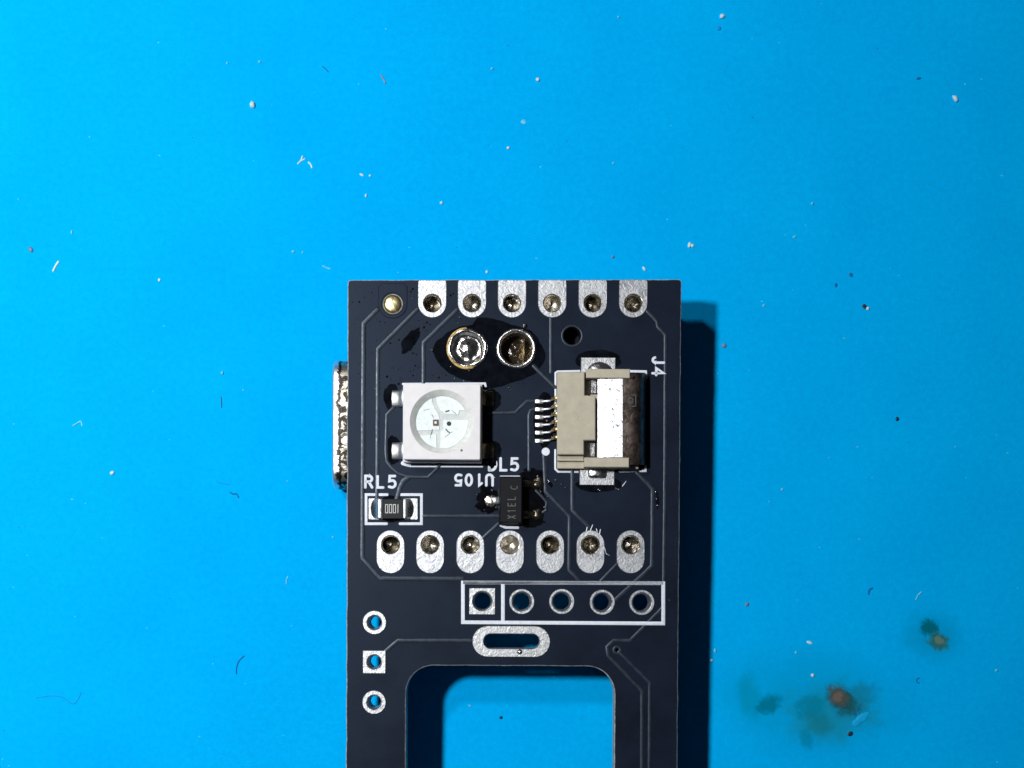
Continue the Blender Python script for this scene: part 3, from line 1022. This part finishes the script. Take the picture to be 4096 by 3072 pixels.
# anchors
for ya, yb, arch in ((135, 300, 1), (1335, 1500, 0)):
    a = Z4(705 if arch else 690, yb); b_ = Z4(1076 if arch else 1065, ya)
    mb = MB(); plate(mb, rect(a[0], a[1], b_[0], b_[1]), [], -0.01, 0.06, 0.03)
    o = mb.build('anchor_pad', 'tin_rough', con, 40)
    mb = MB()
    if arch:
        c = Z4(905, 290, 0.3)
        pts = [(c[0] + px(54) * math.cos(R(t)), c[1] - px(6) + px(48) * math.sin(R(t))) for t in range(0, 181, 15)]
        plate(mb, pts, [], 0.05, 0.34, 0.14)
    else:
        p0 = Z4(780, 1420, 0.3); p1 = Z4(975, 1300, 0.3)
        plate(mb, rrect(p0[0], p0[1], p1[0], p1[1], 0.18), [], 0.05, 0.32, 0.12)
    mb.build('anchor_tab', 'steel', con, 50)
# pins
for k, yy in enumerate((605, 690, 773, 857, 940, 1027)):
    mb = MB()
    a = Z4(212, yy); b_ = Z4(305, yy)
    plate(mb, rrect(a[0], a[1] - px(8.5), b_[0], a[1] + px(8.5), 0.05), [], -0.01, 0.115, 0.04)
    pn = None
    mb2 = MB()
    run = [(232, 0, 0.10), (300, -2, 0.12), (370, -8, 0.16), (392, -22, 0.30), (415, -36, 0.62), (440, -40, 0.74), (500, -42, 0.76)]
    bar3d(mb2, [(*Z4(x, yy + dy, z), z) for x, dy, z in run], px(9), 0.10)
    pn = mb2.build('pin', 'gold' if False else 'tin', con, 60)
    mb.build('solder_foot', 'lead_tin', pn, 50)
    mb3 = MB()
    run = [(392, -26, 0.30), (415, -37, 0.66), (440, -41, 0.78), (478, -42, 0.80)]
    bar3d(mb3, [(*Z4(x, yy + dy, z), z) for x, dy, z in run], px(13), 0.10)
    mb3.build('gold_shoulder', 'gold', pn, 60)

# ---- resistor
res = bpy.data.objects.new('chip_resistor', None)
C.objects.link(res); res.parent = board
tag(res, 'black chip resistor with tin ends between two white brackets')
for xa, xb in ((358, 505), (815, 985)):
    a = Z5(xa, 755); b_ = Z5(xb, 482)
    mb = MB(); plate(mb, rrect(a[0], a[1], b_[0], b_[1], 0.08), [], -0.01, 0.05, 0.03)
    mb.build('resistor_pad', 'tin', res, 40)
RZ = 0.5
for xa, xb, s in ((470, 545, -1), (790, 852, 1)):
    a = Z5(xa, 742, RZ); b_ = Z5(xb, 488, RZ)
    mb = MB(); plate(mb, rrect(a[0], a[1], b_[0], b_[1], 0.06), [], 0.04, RZ, 0.06)
    mb.build('end_cap', 'tin', res, 50)
    mb = MB()
    xx = xa if s < 0 else xb
    e = Z5(xx, 615, 0)
    rows = []
    for i in range(13):
        t = -1 + 2 * i / 12
        reach = px(26) * math.sqrt(max(0.02, 1 - 0.85 * t * t))
        y = e[1] + t * px(40)
        rows.append(mb.verts([(e[0] - s * 0.03, y, 0.40 * (1 - 0.35 * t * t)), (e[0] + s * reach * 0.3, y, 0.22 * (1 - 0.3 * t * t)), (e[0] + s * reach, y, 0.055), (e[0] - s * 0.03, y, 0.0)]))
    for a, b_ in zip(rows, rows[1:]):
        for j in range(4):
            k = (j + 1) % 4
            mb.face((a + j, a + k, b_ + k, b_ + j))
    mb.face([rows[0] + j for j in range(4)]); mb.face([rows[-1] + j for j in range(4)][::-1])
    mb.build('solder_fillet', 'solder', res, 70)
a = Z5(540, 742, RZ); b_ = Z5(796, 492, RZ)
mb = MB(); plate(mb, rect(a[0], a[1], b_[0], b_[1]), [], 0.05, RZ + 0.005, 0.04)
rb = mb.build('resistor_body', 'resistor_black', res, 30)
mb = MB()
for k, g in enumerate('ZZZI'):
    text(mb, g, Z5(572 + k * 49 - (6 if g == 'I' else 0), 668, RZ), px(33), px(15), 0, px(3.2), RZ + 0.002, 0.015, 0.62)
tag(mb.build('marking', 'mark_white', rb, 40), 'white printed digits 1000 upside down')

# ---- transistor
tra = bpy.data.objects.new('transistor', None)
C.objects.link(tra); tra.parent = board
tag(tra, 'small black three lead transistor ringed with flux')
QZ = 1.0
a = Z6(345, 712, QZ); b_ = Z6(560, 268, QZ)
mb = MB()
lo_, hi_ = rect(a[0] - 0.09, a[1] - 0.09, b_[0] + 0.09, b_[1] + 0.09), rect(a[0], a[1], b_[0], b_[1])
plate(mb, lo_, [], 0.1, 0.5, 0.0)
i0 = mb.verts([(x, y, 0.5) for x, y in lo_]); i1 = mb.verts([(x, y, QZ - 0.03) for x, y in hi_]); i2 = mb.verts([(x, y, QZ) for x, y in inset(hi_, 0.04)])
for i in range(4):
    j = (i + 1) % 4
    mb.face((i0 + i, i0 + j, i1 + j, i1 + i)); mb.face((i1 + i, i1 + j, i2 + j, i2 + i))
mb.face((i2, i2 + 1, i2 + 2, i2 + 3))
tb = mb.build('transistor_body', 'black_epoxy', tra, 20)
mb = MB()
text(mb, 'X1EL', Z6(494, 672, QZ), px(29), px(24.5), 90, px(4), QZ + 0.001, 0.008, 0.62)
tag(mb.build('marking', 'mark_grey', tb, 40), 'grey laser marking X1EL running upwards')
mb = MB()
text(mb, 'C', Z6(515, 385, QZ), px(26), px(20), 90, px(3.0), QZ + 0.001, 0.006, 0.9)
mb.build('faint_marking', 'mark_grey', tb, 40)
for xa, xb, yy in ((268, 350, 497), (700, 585, 335), (700, 585, 640)):
    a = Z6(xa, yy); b_ = Z6(xb, yy)
    dx = b_[0] - a[0]
    mb = MB()
    bar3d(mb, [(a[0] - dx * 0.25, a[1], 0.10), (a[0] + dx * 0.35, a[1], 0.13), (a[0] + dx * 0.62, a[1], 0.22), (a[0] + dx * 0.8, a[1], 0.52), (b_[0] + dx * 0.2, a[1], 0.58)], px(29), 0.12)
    o = mb.build('lead', 'tin' if xa < 400 else 'dark_solder', tra, 60)  # right leads coloured darker to stand in for the body's shade
    mb = MB()
    blob(mb, (a[0] - dx * 0.15, a[1]), px(26), px(23), 0.11, yy, 0.28, 1.6, 30, 0.02)
    mb.build('solder_foot', 'barrel' if xa < 400 else 'dark_solder', o, 60)  # right feet carry the same painted shade

# ---- flux
def flux(name, cx, cy, rx, ry, h, seed, amp, freq, mat='flux', rot=0, label=None, n=48, z=0.0):
    mb = MB()
    blob(mb, P(cx, cy), px(rx), px(ry), h, seed, amp, freq, n, z, 7, R(rot))
    o = mb.build(name, mat, board, 60)
    if label: tag(o, label)
    return o
fo = []
cfx = P(1950, 1400)
for i in range(72):
    t = 2 * math.pi * i / 72
    w_ = 1 + 0.16 * noise.noise((1.3 * math.cos(t), 1.3 * math.sin(t), 8.2)) + 0.04 * noise.noise((5 * math.cos(t), 5 * math.sin(t), 2.2))
    ry_ = 122 if math.sin(t) > 0 else 150
    fo.append((cfx[0] + px(225) * w_ * math.cos(t), cfx[1] + px(ry_) * w_ * math.sin(t) * (1 if math.cos(t) > -0.2 else 0.8)))
mb = MB()
plate(mb, fo, [circle(P(1869.6, 1393), px(66), 36), circle(P(2064.6, 1394), px(66), 36)], -0.002, 0.010, 0.0)
tag(mb.build('flux_residue', 'flux_film', board, 0), 'thin black flux film around the two round solder joints')
flux('flux_residue', 1643, 1362, 24, 58, 0.014, 3, 0.3, 1.4, 'flux_film', -35)
flux('flux_residue', 1950, 2000, 46, 60, 0.03, 4, 0.35, 3.0)
flux('flux_residue', 2130, 1900, 52, 28, 0.03, 5, 0.4, 2.6)
flux('flux_residue', 2135, 2000, 50, 84, 0.03, 6, 0.4, 2.2)
flux('flux_residue', 2125, 2085, 54, 26, 0.03, 7, 0.4, 2.6)
flux('flux_residue', 1964, 1846, 30, 27, 0.15, 8, 0.2, 2.0)
flux('flux_residue', 1972, 1600, 32, 42, 0.012, 9, 0.18, 1.5, 'flux_film')
flux('flux_residue', 1972, 1800, 32, 42, 0.012, 10, 0.18, 1.5, 'flux_film')
flux('flux_residue', 1566, 1588, 30, 52, 0.012, 11, 0.18, 1.5, 'flux_film')
flux('flux_residue', 1572, 1800, 30, 60, 0.012, 12, 0.18, 1.5, 'flux_film')
flux('flux_residue', 2392, 1440, 92, 40, 0.014, 13, 0.12, 1.5, 'flux_film')
flux('flux_residue', 2392, 1935, 96, 34, 0.014, 14, 0.12, 1.5, 'flux_film')
flux('flux_residue', 2178, 1684, 46, 108, 0.015, 15, 0.12, 2.0, 'flux_film')
flux('flux_residue', 1562, 2035, 82, 52, 0.014, 16, 0.12, 2.0, 'flux_film')
flux('flux_residue', 2200, 1935, 8, 16, 0.03, 17, 0.6, 3.0, 'flux', 35)
flux('flux_residue', 2630, 2000, 7, 36, 0.012, 18, 0.3, 2.0, 'flux_film')
mb = MB()
for k, (x, y, r_) in enumerate(((435, 405, 10), (590, 290, 7), (345, 405, 7), (695, 650, 7), (760, 665, 6), (1185, 640, 6), (1250, 725, 13), (1290, 665, 11), (1330, 690, 8), (935, 885, 9), (1135, 938, 8),
        (1075, 1008, 13), (1110, 1052, 10), (785, 1350, 13), (1140, 1212, 9), (1080, 1280, 7), (1120, 1265, 6), (825, 925, 11), (1110, 1335, 9), (1440, 1360, 10), (925, 1255, 6), (1110, 240, 13), (1085, 275, 9), (1590, 320, 12),
        (1620, 300, 8), (500, 345, 6), (1010, 980, 14), (990, 930, 13), (1160, 1070, 6), (650, 890, 5), (430, 1310, 6), (1360, 1330, 6), (1530, 1330, 7), (880, 1470, 20), (930, 1440, 12))):
    c = Z1(x, y)
    pts = []
    for i in range(14):
        t = 2 * math.pi * i / 14
        w_ = 1 + 0.5 * noise.noise((1.5 * math.cos(t), 1.5 * math.sin(t), k * 3.7))
        pts.append((c[0] + px(r_ / 2.6) * w_ * math.cos(t), c[1] + px(r_ / 2.6) * w_ * math.sin(t)))
    plate(mb, pts, [], -0.002, 0.006, 0)
tag(mb.build('flux_spots', 'flux_film', board, 0), 'small black flux spots in the upper left corner', kind='stuff')
# tiny solder specks caught in the flux and wire scratches beside the sixth pad
mb = MB()
for x, y, s in ((2097, 1303, 9), (1727, 1400, 6), (1838, 1271, 4), (1832, 1293, 4), (1500, 1556, 5), (1559, 1517, 4), (1818, 1513, 4), (1855, 1524, 3), (1803, 1466, 3),
                (1648, 1193, 3), (2035, 1551, 4), (2044, 1560, 3), (2222, 1921, 5), (2245, 1938, 4), (2262, 1950, 4), (2187, 1683, 4), (1908, 1979, 4), (1950, 2023, 4), (1985, 2030, 4),
                (2158, 1942, 4), (2163, 1967, 4), (2190, 1988, 4), (2180, 2030, 5), (2182, 2044, 4), (1938, 2040, 4), (2395, 1960, 4), (2465, 1955, 5), (2623, 1968, 5), (2626, 1995, 4), (2629, 2022, 4),
                (1876, 1483, 3), (1951, 1388, 3), (2675, 2400, 2), (2150, 1905, 5), (1968, 1961, 5), (2104, 1925, 4), (2107, 2042, 4), (2150, 2060, 4)):
    lathe(mb, P(x, y), [(px(s), 0.0), (px(s) * 1.05, px(s) * 0.8), (px(s) * 0.6, px(s) * 1.5), (0.0005, px(s) * 1.75)], 9, 0.25, x % 17)
tag(mb.build('solder_specks', 'solder', board, 70), 'tiny bright solder specks', kind='stuff')
mb = MB()
for pts in ([(2345, 2128), (2350, 2104)], [(2362, 2122), (2371, 2100)], [(2392, 2135), (2386, 2116)], [(2398, 2140), (2402, 2118)], [(2400, 2142), (2418, 2190), (2425, 2215), (2438, 2222)], [(2490, 1945), (2505, 1925)], [(2462, 1953), (2475, 1958)], [(2392, 1958), (2400, 1962)]):
    strip(mb, [P(*q) for q in pts], px(5), 0.03, 0.012, DOME, 0.02, True, rnd)
tag(mb.build('scratch_burrs', 'tin', board, 60), 'thin torn tin burrs by the sixth oblong pad', kind='stuff')

# ---- the module soldered underneath, with its USB socket at the left edge
mod = bpy.data.objects.new('controller_module', None)
C.objects.link(mod); mod.parent = board
tag(mod, 'small controller module soldered under the board with its USB socket showing')
a = P(1400, 2262); b_ = P(2716, 1132)
mb = MB(); plate(mb, rrect(a[0], a[1], b_[0], b_[1], 1.2, 5), [], -2.75, -1.68, 0.05)
mb.build('module_board', 'module_mask', mod, 40)
mb = MB()
q0 = P(1700, 1950); q1 = P(2500, 1400)
plate(mb, rrect(q0[0], q0[1], q1[0], q1[1], 0.3), [], -4.9, -2.75, 0.15)
mb.build('shield_can', 'steel', mod, 40)
# socket shell: a stadium tube along x
SX0 = P(1333, 1700, -3.4)[0]; SX1 = SX0 + 7.4
ya = P(1389, 1958, -3.9)[1]; yb = P(1389, 1444, -3.9)[1]
yc, zc = (ya + yb) / 2, -4.0
hw_, hh_ = (yb - ya) / 2, 1.28
def stad(hw, hh, n=9):
    pts = []
    for cxs, a0 in ((hw - hh, -90), (-(hw - hh), 90)):
        for i in range(n + 1):
            t = R(a0 + 180 * i / n)
            pts.append((yc + cxs + hh * math.cos(t), zc + hh * math.sin(t)))
    return pts
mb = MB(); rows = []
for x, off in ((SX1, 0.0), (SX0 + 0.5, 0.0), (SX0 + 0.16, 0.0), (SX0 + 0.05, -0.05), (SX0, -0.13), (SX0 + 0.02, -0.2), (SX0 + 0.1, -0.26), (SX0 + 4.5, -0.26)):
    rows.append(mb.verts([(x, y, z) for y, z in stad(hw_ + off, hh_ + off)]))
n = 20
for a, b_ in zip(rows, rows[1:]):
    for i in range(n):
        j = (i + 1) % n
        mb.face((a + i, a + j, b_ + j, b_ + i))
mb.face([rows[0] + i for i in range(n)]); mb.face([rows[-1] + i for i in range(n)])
tag(mb.build('usb_socket', 'steel_painted_reflection', mod, 50), 'steel USB socket with painted reflections sticking out at the left edge')
mb = MB(); plate(mb, rect(SX0 + 0.5, yc - 3.2, SX0 + 4.4, yc + 3.2), [], zc - 0.35, zc + 0.35, 0.05)
mb.build('socket_tongue', 'black_epoxy', mod, 30)

# ================================================================== things lying on the mat
def crumb(name, cx, cy, rx, ry, hgt, rot, seed, mat, label, cat='crumb', amp=0.35, group='crumbs scattered on the blue mat'):
    """irregular little lump"""
    mb = MB()
    c = (0, 0); n = 14; rows = []
    for q, z in ((0.92, 0.0), (1.0, 0.35), (0.85, 0.7), (0.5, 0.95)):
        ps = []
        for i in range(n):
            t = 2 * math.pi * i / n
            w_ = 1 + amp * noise.noise((1.8 * math.cos(t), 1.8 * math.sin(t), seed * 2.9 + z * 0.6))
            ps.append((rx * q * w_ * math.cos(t), ry * q * w_ * math.sin(t), z * hgt))
        rows.append(mb.verts(ps))
    for a, b_ in zip(rows, rows[1:]):
        for i in range(n):
            j = (i + 1) % n
            mb.face((a + i, a + j, b_ + j, b_ + i))
    k = mb.verts([(0, 0, hgt)])
    for i in range(n):
        mb.face((rows[-1] + i, rows[-1] + (i + 1) % n, k))
    mb.face([rows[0] + i for i in range(n)][::-1])
    o = mb.build(name, mat, None, 50)
    x, y = M(cx, cy)
    o.location = (x, y, 0.001); o.rotation_euler = (0, 0, R(rot))
    return tag(o, label, cat, group)

def fibre(name, pts, w, mat, label, cat='fibre', lift=0.0, group='fibres and shavings on the blue mat'):
    q = [M(*p) for p in pts]
    c = (sum(p[0] for p in q) / len(q), sum(p[1] for p in q) / len(q))
    q = [Vector((p[0] - c[0], p[1] - c[1])) for p in q]
    dense = []
    m_ = len(q)
    for i in range(m_ - 1):                       # Catmull-Rom
        p0, p1, p2, p3 = q[max(0, i - 1)], q[i], q[i + 1], q[min(m_ - 1, i + 2)]
        for s in range(5):
            t = s / 5
            dense.append(0.5 * ((2 * p1) + (p2 - p0) * t + (2 * p0 - 5 * p1 + 4 * p2 - p3) * t * t + (3 * p1 - p0 - 3 * p2 + p3) * t ** 3))
    dense.append(q[-1])
    mb = MB()
    strip(mb, dense, px(w) * 0.8, px(w) * 0.45, lift, DOME)
    o = mb.build(name, mat, None, 60)
    o.location = (c[0], c[1], 0.001)
    return tag(o, label, cat, group)

cw, cy_, cg, cdk = 'crumb_white', 'crumb_cyan', 'crumb_grey', 'crumb_dark'
CR = [
 ('solder_bead', 1010, 420, 14, 17, 26, 10, 1, cw, 'round solder bead with hard black shadow, alone in the upper left'),
 ('speck', 909, 253, 6, 6, 8, 0, 2, cy_, 'left one of two pale specks above the lone solder bead'),
 ('speck', 1038, 248, 7, 7, 9, 0, 3, cy_, 'right one of two pale specks above the lone solder bead'),
 ('flake', 123, 998, 15, 10, 14, -50, 4, cg, 'grey flake with dark middle at the left border of the picture'),
 ('speck', 287, 929, 5, 9, 8, 0, 5, cy_, 'pale elongated speck right above the grey flake at left border'),
 ('speck', 1173, 1007, 9, 7, 9, 10, 6, cy_, 'larger one of a pair of pale specks left of the board corner'),
 ('speck', 1211, 1010, 6, 5, 7, 0, 7, cy_, 'smaller one of a pair of pale specks left of the board corner'),
 ('speck', 1968, 275, 7, 7, 9, 0, 8, cy_, 'pale speck up and left of the greenish bead, top middle'),
 ('bead', 2151, 319, 10, 10, 15, 0, 9, cw, 'greenish white bead at the top middle above the board'),
 ('flake', 2094, 487, 12, 12, 4, 0, 10, cy_, 'thin clear flake on the mat between top border and board'),
 ('bead', 2033, 592, 8, 8, 12, 0, 11, cw, 'small pale bead above the second tin edge pad, halfway up'),
 ('crumb', 1447, 700, 12, 6, 9, -25, 12, cw, 'white oblong crumb, larger of two side by side above board corner'),
 ('crumb', 1480, 703, 6, 6, 9, 0, 13, cw, 'small white crumb, right of the two side by side above board corner'),
 ('crumb', 1464, 783, 6, 9, 12, 0, 14, cw, 'upright white crumb just below the side by side pair of crumbs'),
 ('bead', 1766, 812, 8, 8, 12, 0, 15, cw, 'pale bead above the first tin edge pad of the board'),
 ('crumb', 1947, 1088, 7, 9, 10, 0, 16, cw, 'white crumb touching distance above the top board edge, left of centre'),
 ('crumb', 2451, 1028, 8, 8, 12, 0, 17, cg, 'grey crumb above the fifth and sixth tin edge pads'),
 ('crumb', 2577, 1076, 7, 13, 11, 35, 18, cw, 'white crumb just above the top board edge by the last edge pad'),
 ('speck', 2474, 68, 6, 7, 8, 30, 19, cy_, 'pale speck near the top border, left of the white bead'),
 ('speck', 2453, 653, 6, 6, 7, 0, 20, cy_, 'pale speck high above the fifth tin edge pad'),
 ('bead', 2888, 66, 13, 11, 18, 25, 21, cw, 'bright white bead close to the top border, right of centre'),
 ('bead', 2875, 114, 10, 10, 10, 0, 22, 'fibre_faint', 'dull blue bead directly under the bright white top bead'),
 ('grain', 3820, 395, 11, 19, 20, 35, 23, cw, 'white rice shaped grain in the upper right with dark rim'),
 ('flake', 3674, 314, 12, 6, 6, 10, 24, 'fibre_blue', 'dark blue flake left of the white rice shaped grain'),
 ('flake', 2758, 980, 8, 17, 14, -10, 25, cw, 'left white chip of the broken flake up right of the board corner'),
 ('flake', 2769, 983, 9, 10, 13, 40, 26, cw, 'right white chip of the broken flake up right of the board corner'),
 ('bead', 3249, 815, 8, 8, 11, 0, 27, cy_, 'cyan bead right of the broken white flake'),
 ('speck', 3178, 948, 10, 6, 8, 20, 28, cy_, 'pale slanted speck under the cyan bead on the right'),
 ('speck', 638, 1120, 7, 9, 9, -20, 29, cw, 'pale speck on the left mat, level with the board top edge'),
 ('bead', 889, 1492, 7, 9, 11, 0, 30, cy_, 'pale bead above the short dark hair, left of USB socket'),
 ('speck', 973, 1560, 5, 5, 6, 0, 31, cy_, 'tiny pale speck right of the short dark hair'),
 ('crumb', 449, 1892, 13, 9, 13, 30, 32, cw, 'pale crumb on the left mat below the bent shaving'),
 ('flake', 2896, 1382, 12, 12, 12, 20, 33, cg, 'grey speckled flake beside the board shadow on the right'),
 ('speck', 3055, 1222, 8, 7, 8, 0, 34, cy_, 'pale speck right of the board upper right corner'),
 ('flake', 3343, 1141, 8, 12, 6, -15, 35, 'fibre_blue', 'lower one of two dark blue flakes upper right of the board'),
 ('flake', 3403, 1100, 10, 11, 5, 10, 36, 'fibre_blue', 'upper one of two dark blue flakes upper right of the board'),
 ('bead', 3470, 1234, 9, 9, 14, 0, 37, cw, 'bright glinting bead beside its dark flake on the right'),
 ('flake', 3458, 1226, 15, 10, 6, -35, 38, cdk, 'dark flake under the bright glinting bead on the right'),
 ('grain', 3588, 1676, 9, 10, 12, 0, 39, cdk, 'black round grain alone on the right, level with the LED'),
 ('speck', 3129, 1958, 7, 7, 8, 0, 40, cy_, 'pale speck right of the board shadow, level with the transistor'),
 ('speck', 1332, 2149, 6, 6, 7, 0, 41, cy_, 'pale speck close to the left board edge by the oblong pads'),
 ('bead', 2987, 2417, 9, 11, 12, -30, 42, cg, 'grey blue bead right of the board shadow, level with header row'),
 ('flake', 3237, 2570, 15, 8, 8, -25, 43, cw, 'lilac white flake left of the two lobed burn'),
 ('speck', 3184, 2610, 7, 8, 8, 0, 44, cy_, 'pale speck just under the lilac white flake'),
 ('speck', 2860, 2603, 6, 12, 9, 10, 45, cy_, 'upper of two pale specks against the board shadow, lower right'),
 ('speck', 2846, 2641, 8, 7, 10, 30, 46, cw, 'lower of two pale specks against the board shadow, lower right'),
 ('bead', 3250, 2701, 9, 9, 14, 0, 47, cw, 'bright white bead just above the large brown burn'),
 ('speck', 3985, 2681, 9, 6, 8, 40, 48, cy_, 'pale speck at the right border right of the two lobed burn'),
 ('grain', 2004, 2870, 8, 8, 9, 0, 49, cdk, 'black round grain lying inside the board cut-out'),
 ('speck', 2217, 2707, 6, 5, 7, 0, 50, cy_, 'pale speck in the shade at the top of the board cut-out'),
 ('speck', 1880, 2823, 9, 5, 7, -20, 51, cy_, 'pale slanted speck left inside the board cut-out'),
 ('mat_flap', 3448, 2872, 46, 20, 6, 42, 61, 'fibre_shred', 'pale blue torn flap of mat below the brown burn'),
 ('mat_flap', 3425, 2892, 22, 16, 7, 15, 62, 'fibre_shred', 'small pale torn flap left of the larger flap by burn'),
 ('flake', 3401, 2935, 16, 12, 5, 30, 52, cdk, 'dark curled edge of the torn spot below the brown burn'),
]
for a in CR:
    nm, x, y, rx, ry, hg, rot, seed, mat, lab = a
    crumb(nm, x, y, px(rx) * 0.85, px(ry) * 0.85, px(hg) * 0.6, rot, seed, mat, lab, nm.split('_')[-1])

FB = [
 ('plastic_shaving', [(1192, 655), (1204, 642), (1210, 626)], 9, cw, 'long arm of the forked white shaving in the upper left'),
 ('plastic_shaving', [(1205, 643), (1219, 636)], 8, cw, 'short side arm of the forked white shaving in the upper left'),
 ('plastic_shaving', [(1235, 650), (1243, 658), (1248, 670)], 10, cw, 'small curved white shaving right of the forked shaving'),
 ('fibre', [(1290, 266), (1302, 275), (1312, 287)], 6, 'fibre_blue', 'faint dark blue fibre near the top left, right of two specks'),
 ('fibre', [(1523, 300), (1530, 310), (1536, 320), (1541, 332)], 9, 'crumb_grey', 'short dark grey fibre at the top, left of centre'),
 ('plastic_shaving', [(214, 1084), (222, 1066), (234, 1048)], 13, cw, 'straight white shaving by the left border, level with board top edge'),
 ('plastic_shaving', [(1292, 1064), (1304, 1070), (1320, 1076)], 8, cy_, 'thin pale shaving left of the board top corner'),
 ('hair', [(884, 1588), (886, 1609), (887, 1630)], 5, cdk, 'short straight dark hair left of the USB socket'),
 ('plastic_shaving', [(294, 1702), (308, 1694), (324, 1686), (329, 1702)], 9, cy_, 'bent pale shaving on the left mat'),
 ('fibre', [(921, 1970), (932, 1976), (945, 1976), (954, 1990)], 8, 'fibre_blue', 'dark blue squiggle fibre left of the chip resistor'),
 ('fibre', [(866, 1924), (880, 1932), (918, 1938)], 5, 'fibre_faint', 'faint blue fibre just above the dark squiggle'),
 ('hair', [(975, 2624), (955, 2645), (946, 2672), (946, 2695)], 7, 'fibre_blue', 'curved dark blue hair on the lower left mat'),
 ('hair', [(145, 2792), (200, 2783), (250, 2790), (290, 2815), (310, 2800), (324, 2770)], 5, 'fibre_faint', 'long faint hair near the lower left corner'),
 ('fibre', [(1152, 2306), (1146, 2320), (1146, 2336)], 7, cy_, 'faint pale fibre left of the three side holes'),
 ('fibre', [(3488, 2352), (3476, 2362), (3474, 2376)], 9, 'fibre_blue', 'dark blue curl right of the board, above the burns'),
 ('plastic_shaving', [(3664, 2398), (3672, 2382), (3686, 2368)], 8, cy_, 'curved pale shaving above the two lobed burn'),
 ('fibre', [(3676, 2712), (3666, 2718), (3668, 2728), (3676, 2732)], 6, 'fibre_blue', 'small dark crescent fibre below the two lobed burn'),
 ('fibre', [(3414, 2846), (3420, 2856)], 6, 'fibre_blue', 'left short dark nick at the torn spot in the mat'),
 ('fibre', [(3432, 2842), (3440, 2856)], 6, 'fibre_blue', 'right short dark nick at the torn spot in the mat'),
]
for nm, pts, w, mat, lab in FB:
    fibre(nm, pts, w, mat, lab, nm.split('_')[-1])

# dust too fine to count
rd = random.Random(11)
mb = MB()
for k in range(170):
    x, y = rd.uniform(-40, 40), rd.uniform(-30, 34)
    bx, by, _ = BINV @ Vector((x, y, 0))
    s = rd.uniform(0.015, 0.042)
    t0 = rd.uniform(0, 6)
    st = rd.uniform(1, 2.2)
    pts = [(x + s * st * math.cos(t0 + i * 1.2566), y + s * math.sin(t0 + i * 1.2566)) for i in range(5)]
    i0 = mb.verts([(p[0], p[1], 0.0005) for p in pts]); i1 = mb.verts([(x, y, s * 0.9)])
    for i in range(5):
        mb.face((i0 + i, i0 + (i + 1) % 5, i1), 0 if k % 3 else 1)
tag(mb.build('mat_dust', ['crumb_cyan', 'fibre_blue'], None, 60), 'fine pale dust over the blue mat', 'dust', kind='stuff')
